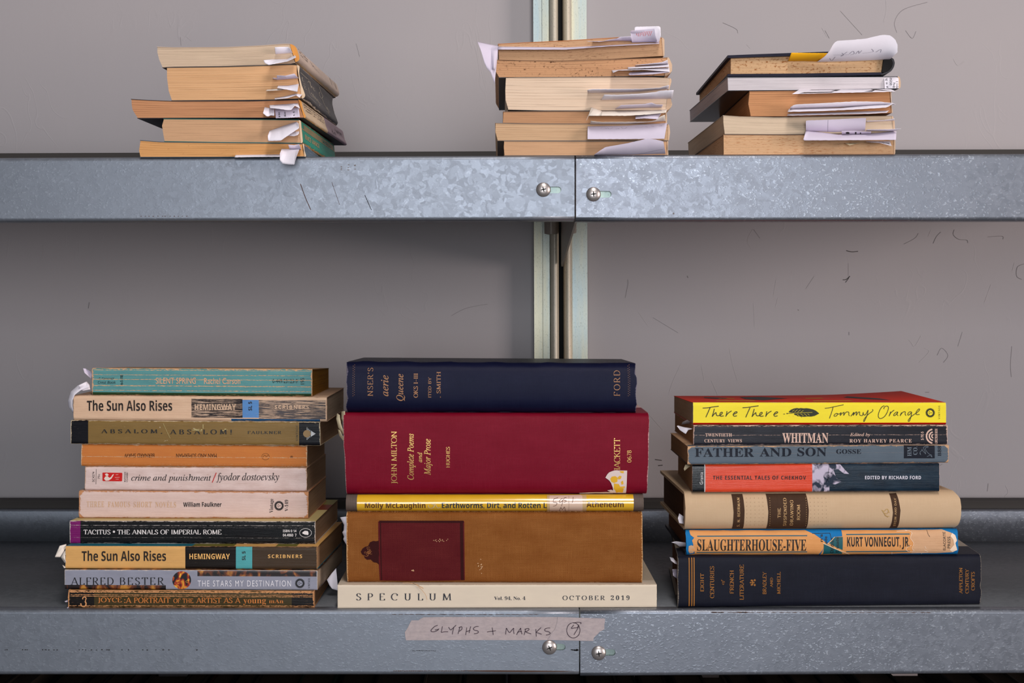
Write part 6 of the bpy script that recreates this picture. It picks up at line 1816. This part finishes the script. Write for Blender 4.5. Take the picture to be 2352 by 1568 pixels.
UM_('shorter torn slip low in the thick cream book, upper middle stack', ([(1412.5, 250.4), (1470, 248), (1520, 247)], [(1424, 243), (1428, 241.6), (1460, 240), (1480, 239), (1496, 235.6), (1508, 240), (1523, 240.4)]), d=.010, mat=M_SLIPL)
UM_('slip with a white folded left corner above the dull orange book, upper middle stack', ([(1381, 255.6), (1460, 255), (1532, 251.6)], [(1379, 265.8), (1440, 266), (1490, 263), (1530, 258.6)]), ([(1358.8, 246), (1370, 250), (1384, 256)], [(1347, 277), (1351, 266), (1380, 266)]), d=.011, mat=M_SLIPW)
UM_('small folded lavender slip in the dull orange book, upper middle stack', ([(1459, 266), (1490, 261), (1520, 258)], [(1459.5, 273), (1480, 272), (1511, 273.8)]), d=.010, mat=M_SLIPL)
UM_('long cream slip with a raised right corner under the dull orange book, upper middle stack', ([(1355, 284.6), (1440, 284.6), (1529, 278)], [(1357, 277.8), (1380, 280.4), (1440, 280), (1490, 279.4), (1505, 277), (1518, 267), (1527, 263.6)]), d=.011, mat=M_CREAMP if False else M_SLIPW)
hand = [(0, pen([ln(.16, .30, .20, .24, .24, .32, .20, .36), ln(.25, .26, .28, .36, .32, .26), ln(.34, .28, .40, .34, .36, .40), ln(.42, .24, .46, .36, .50, .26, .47, .34), ln(.60, .26, .66, .30, .72, .26, .76, .32), ln(.80, .24, .84, .32), ln(.90, .22, .94, .28, .90, .34)], .006), M_PENCIL)]
UM_('broad lavender slip with faint handwriting, upper middle stack', ([(1349.8, 289.4), (1440, 287.4), (1532.5, 281.4)], [(1349.4, 319.6), (1440, 319.4), (1526, 318.6)]), d=.008, mat=M_SLIPL, marks=hand)
fold = [(0, ribbon(ln(.58, .03, .97, .48), .012), M_PENCIL)]
UM_('wide peaked white slip rising in front of the bottom book, upper middle stack', ([(1364, 356.4), (1450, 356), (1529, 353.6)], [(1366, 354), (1390, 337.8), (1440, 329), (1488, 318), (1510, 321), (1524, 325)]), d=.010, mat=M_SLIPL, marks=fold)

# upper shelf, right stack
UR_ = lambda lab, *pt, d=.012, **k: slip(lab, pt, YC + k.pop('dy', .001), YC - d, **k)
UR_('bright yellow slip in the navy hardcover on top of the upper right stack', ([(1810, 140.6), (1850, 140.4), (1890, 141.6)], [(1818, 121), (1850, 121.6), (1902, 122)]), d=.010, mat=M_YEL)
mir = [(0, pen([ln(.16, .28, .20, .08, .23, .34), ln(.20, .44, .40, .42), ln(.30, .52, .33, .42, .30, .36, .36, .56), ln(.40, .46, .43, .58, .46, .46, .42, .40), ln(.48, .44, .50, .58, .52, .46, .54, .58), ln(.57, .44, .70, .46, .66, .58), ln(.74, .44, .78, .56, .80, .44)], .008), M_PENCIL)]
UR_('large white curled note standing above the navy hardcover, upper right stack', ([(1876, 142.4), (1960, 140), (2044, 136.4)], [(1900, 126), (1916, 98), (1924, 93.6), (1960, 91.4), (1990, 88.6), (2012, 83), (2030, 79.6), (2045, 81.4), (2056, 90), (2061.5, 103), (2061.5, 120)]), d=.014, marks=mir)
prn = [(0, join(*[fit(font_text(t, 'sans'), r, 270) for t, r in (('ng a f', (.06, .04, .26, .98)), ('imite', (.36, .04, .58, .80)), ('he', (.60, .62, .78, .98)), ('110', (.80, .52, .96, .98)))]), M_INK)]
UR_('printed slip wrapped at the right end of the white edged book, upper right stack', ([(2031, 178), (2064, 177)], [(2032, 203.4), (2064, 202.6)]), d=.003, marks=prn)
blk = [(0, join(polyfill([(.06, .9), (.10, .74), (.40, .74), (.38, .9)]), polyfill([(.12, .30), (.14, .16), (.42, .16), (.40, .30)]), polyfill([(.36, .60), (.42, .16), (.46, .16), (.42, .60)]), polyfill([(.70, .86), (.80, .5), (.78, .1), (.84, .1), (.96, .8), (.82, .5), (.78, .86)])), plain('heavy_black_letters', C(40, 26, 22), .6))]
UR_('white strip with heavy black letter parts under the white edged book, upper right stack', ([(1836, 205.4), (1940, 205), (2045, 204)], [(1819, 216), (1930, 213), (2035, 211), (2057, 209.6)]), d=.011, marks=blk)
UR_('upper folded white slip in the brown orange book, upper right stack', ([(1814, 251), (1930, 247), (2042, 241)], [(1816, 246), (1826, 240), (1890, 237), (1961, 233), (2020, 233.6), (2050, 236.5), (2058, 240)]), d=.011)
UR_('middle drooping white slip in the brown orange book, upper right stack', ([(1812, 250), (1930, 248), (2050, 236)], [(1809, 257), (1890, 255), (1961, 251.6), (2037, 247), (2052, 237.6)]), d=.013)
UR_('lowest narrow white slip in the brown orange book, upper right stack', ([(1810, 261), (1900, 258.4), (2042, 254)], [(1808, 265.6), (1900, 263.4), (2000, 261), (2037, 258.6)]), d=.010)
UR_('lavender sheet with a crease standing in the cream edged book, upper right stack', ([(1851, 302), (1920, 304), (1987, 301)], [(1851, 277.6), (1853, 276.6), (1920, 274), (1989, 270.6)]), d=.007, mat=M_SLIPL, marks=[(0, ribbon(ln(.37, .02, .37, .98), .006), M_PENCIL)])
UR_('lavender folded trough of paper across the cream edged book, upper right stack', ([(1851, 300), (1890, 304), (1925, 309), (1985, 307.6), (2025, 304), (2059, 301)], [(1847, 314), (1844, 322.6), (1950, 322), (2058, 321.4)]), d=.015, mat=M_SLIPL)
UR_('crumpled printed scraps behind the lavender trough, upper right stack', ([(1934, 309.4), (2000, 309)], [(1933, 300.6), (1960, 300.4), (1980, 301.4), (2001, 302)]), d=.0085, mat=M_SLIPL, marks=[(0, join(disc(.2, .55, .07, .25, 12), rect2(.45, .2, .5, .8), rect2(.62, .3, .66, .7)), M_INK)])
UR_('long thin white slip pointing right past the cream edged book, upper right stack', ([(1989, 300), (2052, 302)], [(1992, 297.6), (2040, 297), (2070, 295.4)]), d=.012)
UR_('narrow white slip near the top right corner of the cream edged book, upper right stack', ([(1990, 280), (2054, 277.4)], [(1990, 277.6), (2030, 276), (2054.6, 272)]), d=.005)
UR_('small yellowish paper corner in the stained bottom book, upper right stack', ([(1939, 328), (1977, 328.4)], [(1945, 331), (1951, 334), (1966, 330)]), d=.006, mat=M_CREAMP)
UR_('white printed torn slip at the lower right of the stained bottom book, upper right stack', ([(1988, 324.4), (2044, 323.6)], [(1990, 326), (2020, 328), (2048, 335.4)]), d=.009, marks=[(0, join(*[fit(font_text('major', 'rb'), (.5, .4, .94, .9), 180)]), M_INK)])

# lower shelf: slips sticking out of the ends of the books
LO = lambda lab, y, *pt, **k: slip(lab, pt, y, y + k.pop('d', -.004), **k)
LO('pointed white slip at the left end of the teal book, lower left stack', .050, ([(213, 857), (213, 873)], [(206, 852), (196, 846), (190.6, 845.6), (194, 856)]), mat=M_SLIPL)
LO('large curled white slip at the left end of the worn cream book, lower left stack', .046, ([(199, 876), (206, 884), (208, 894)], [(180, 885), (182, 890), (190, 897)]), ([(197, 876), (178, 885), (162, 899), (155.6, 920), (158, 936), (167, 947)], [(206, 888), (185, 896), (172, 906), (166, 920), (166, 934), (170, 946)]), d=-.006)
LO('crumpled grey white slips at the left end of the amber book, lower left stack', .018, ([(152, 1249), (152, 1256)], [(137, 1253), (126, 1279), (138, 1279)]), ([(152, 1262), (143, 1267), (139, 1279), (148, 1292)], [(153, 1270), (150, 1275), (150, 1285), (152, 1292)]), ([(152, 1300), (153, 1304)], [(143, 1297), (147, 1304)]), mat=M_SLIPW)
LO('small white corner at the left end of the olive brown book, lower left stack', .011, ([(158, 1376), (158, 1382)], [(148, 1380.6), (150, 1382)]), mat=M_SLIPL)
LO('tiny white corner under the left end of the olive brown book, lower left stack', .010, ([(160, 1391), (160, 1394)], [(153.6, 1396), (156, 1396)]), mat=M_SLIPL)
LO('white slip slanting down between the lower left stack and the cream journal', .055, ([(751, 1331), (762, 1316), (772, 1304.6)], [(757, 1344), (763, 1352), (777, 1356)]), d=-.002)
LO('two curled cream slips at the left end of the red hardcover', .023, ([(774, 949), (772, 962), (777, 982), (787, 997)], [(780, 953), (783, 972), (788, 988), (793, 996)]), ([(784, 945), (784, 962), (792, 976)], [(792, 944), (793, 960), (796, 976)]), ([(776, 986), (779, 1000), (788, 1012)], [(781, 988), (786, 1000), (796, 1008)]), mat=M_CREAMP)
LO('pleated white slips at the left end of the tan canvas hardcover', .021, ([(781, 1188), (790, 1205), (789, 1218), (786, 1222), (790, 1232), (788, 1238), (796, 1252)], [(800, 1185), (801, 1205), (801, 1218), (801, 1222), (801, 1232), (801, 1238), (801, 1252)]))
LO('grey torn slip curling out under the yellow book, lower right stack', .045, ([(1565, 975), (1578, 973), (1594, 974)], [(1568, 969), (1578, 964), (1594, 973)]), mat=M_MARKD)
LO('white pointed slip at the left end of the black paperback, lower right stack', .030, ([(1557, 977), (1571, 981), (1591, 984)], [(1554.6, 978), (1562, 988), (1575, 996.4), (1581, 987), (1590, 985)]))
LO('small tan torn curl at the left end of the red and blue black paperback', .03, ([(1580, 1066), (1592, 1070)], [(1574, 1067), (1570.6, 1076), (1572, 1081), (1578, 1070)]), mat=M_CREAMP)
LO('crumpled white slip at the left end of the beige hardcover, lower right stack', .026, ([(1571, 1186), (1569, 1194), (1573, 1203)], [(1560, 1179), (1557, 1190), (1560, 1201)]))
LO('white fringed slips at the left end of the orange jacketed hardcover, lower right stack', .035, ([(1553, 1249), (1560, 1255), (1577, 1255)], [(1542, 1245), (1553, 1243), (1577, 1246)]))
LO('upper white slip at the left end of the blue black hardcover, lower right stack', .04, ([(1546, 1281), (1550, 1286), (1557, 1291)], [(1538, 1279), (1541, 1287), (1550, 1294), (1557, 1296)]))
LO('lower white slip at the left end of the blue black hardcover, lower right stack', .04, ([(1557, 1306), (1557, 1330)], [(1544, 1307), (1546, 1321.6)]), mat=M_SLIPL)

# ------------------------------------------------------------------ dim row of books under the lower shelf
rng = random.Random(9)
PG_DIM = pages('page_edges_brown_dim', C(84, 68, 54), C(56, 44, 36), 1.3, .6)  # page colours darkened too, for the shade below the shelf
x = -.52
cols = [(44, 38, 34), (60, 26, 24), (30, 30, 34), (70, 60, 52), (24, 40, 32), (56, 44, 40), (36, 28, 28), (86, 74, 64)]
k = 0
while x < .56:
    t = rng.uniform(.018, .042)
    zt, y0 = -.083 - rng.uniform(0, .02), .05 + rng.uniform(0, .03)
    zb, dp = -.300, rng.uniform(.13, .17)
    o = Vector((x + t / 2, y0, zb))
    root = empty('standing_book', o, 'dim upright book in the row under the lower shelf', 'book', 'dim books standing under the lower shelf')
    cm = plain('dim_cover', C(*cols[k % len(cols)], .45), .7, 0, .1)  # cover colours scaled down to paint in the shade under the lower shelf
    for nm, lo, hi, m in (('spine', (x, y0, zb), (x + t, y0 + .003, zt), cm), ('front_cover', (x, y0 + .003, zb), (x + .002, y0 + dp, zt), cm), ('back_cover', (x + t - .002, y0 + .003, zb), (x + t, y0 + dp, zt), cm), ('page_block', (x + .002, y0 + .003, zb), (x + t - .002, y0 + dp - .003, zt - .003), PG_DIM)):
        m_ = MB()
        m_.box(lo, hi, m)
        m_.build(nm, root, o)
    x += t + rng.uniform(.0005, .004)
    k += 1
o = Vector((0, 0, -.302))
root = empty('metal_shelf', o, 'lowest metal shelf below the frame carrying the dim row of standing books', 'shelf', 'galvanized shelf sections')
m_ = MB(); m_.box((XE0, .012, -.302), (XE1, DS, -.3003), M_ZD); m_.build('deck', root, o)
m_ = MB(); m_.box((XE0, .0, -.352), (XE1, .0119, -.3003), M_ZL); m_.build('front_lip', root, o)
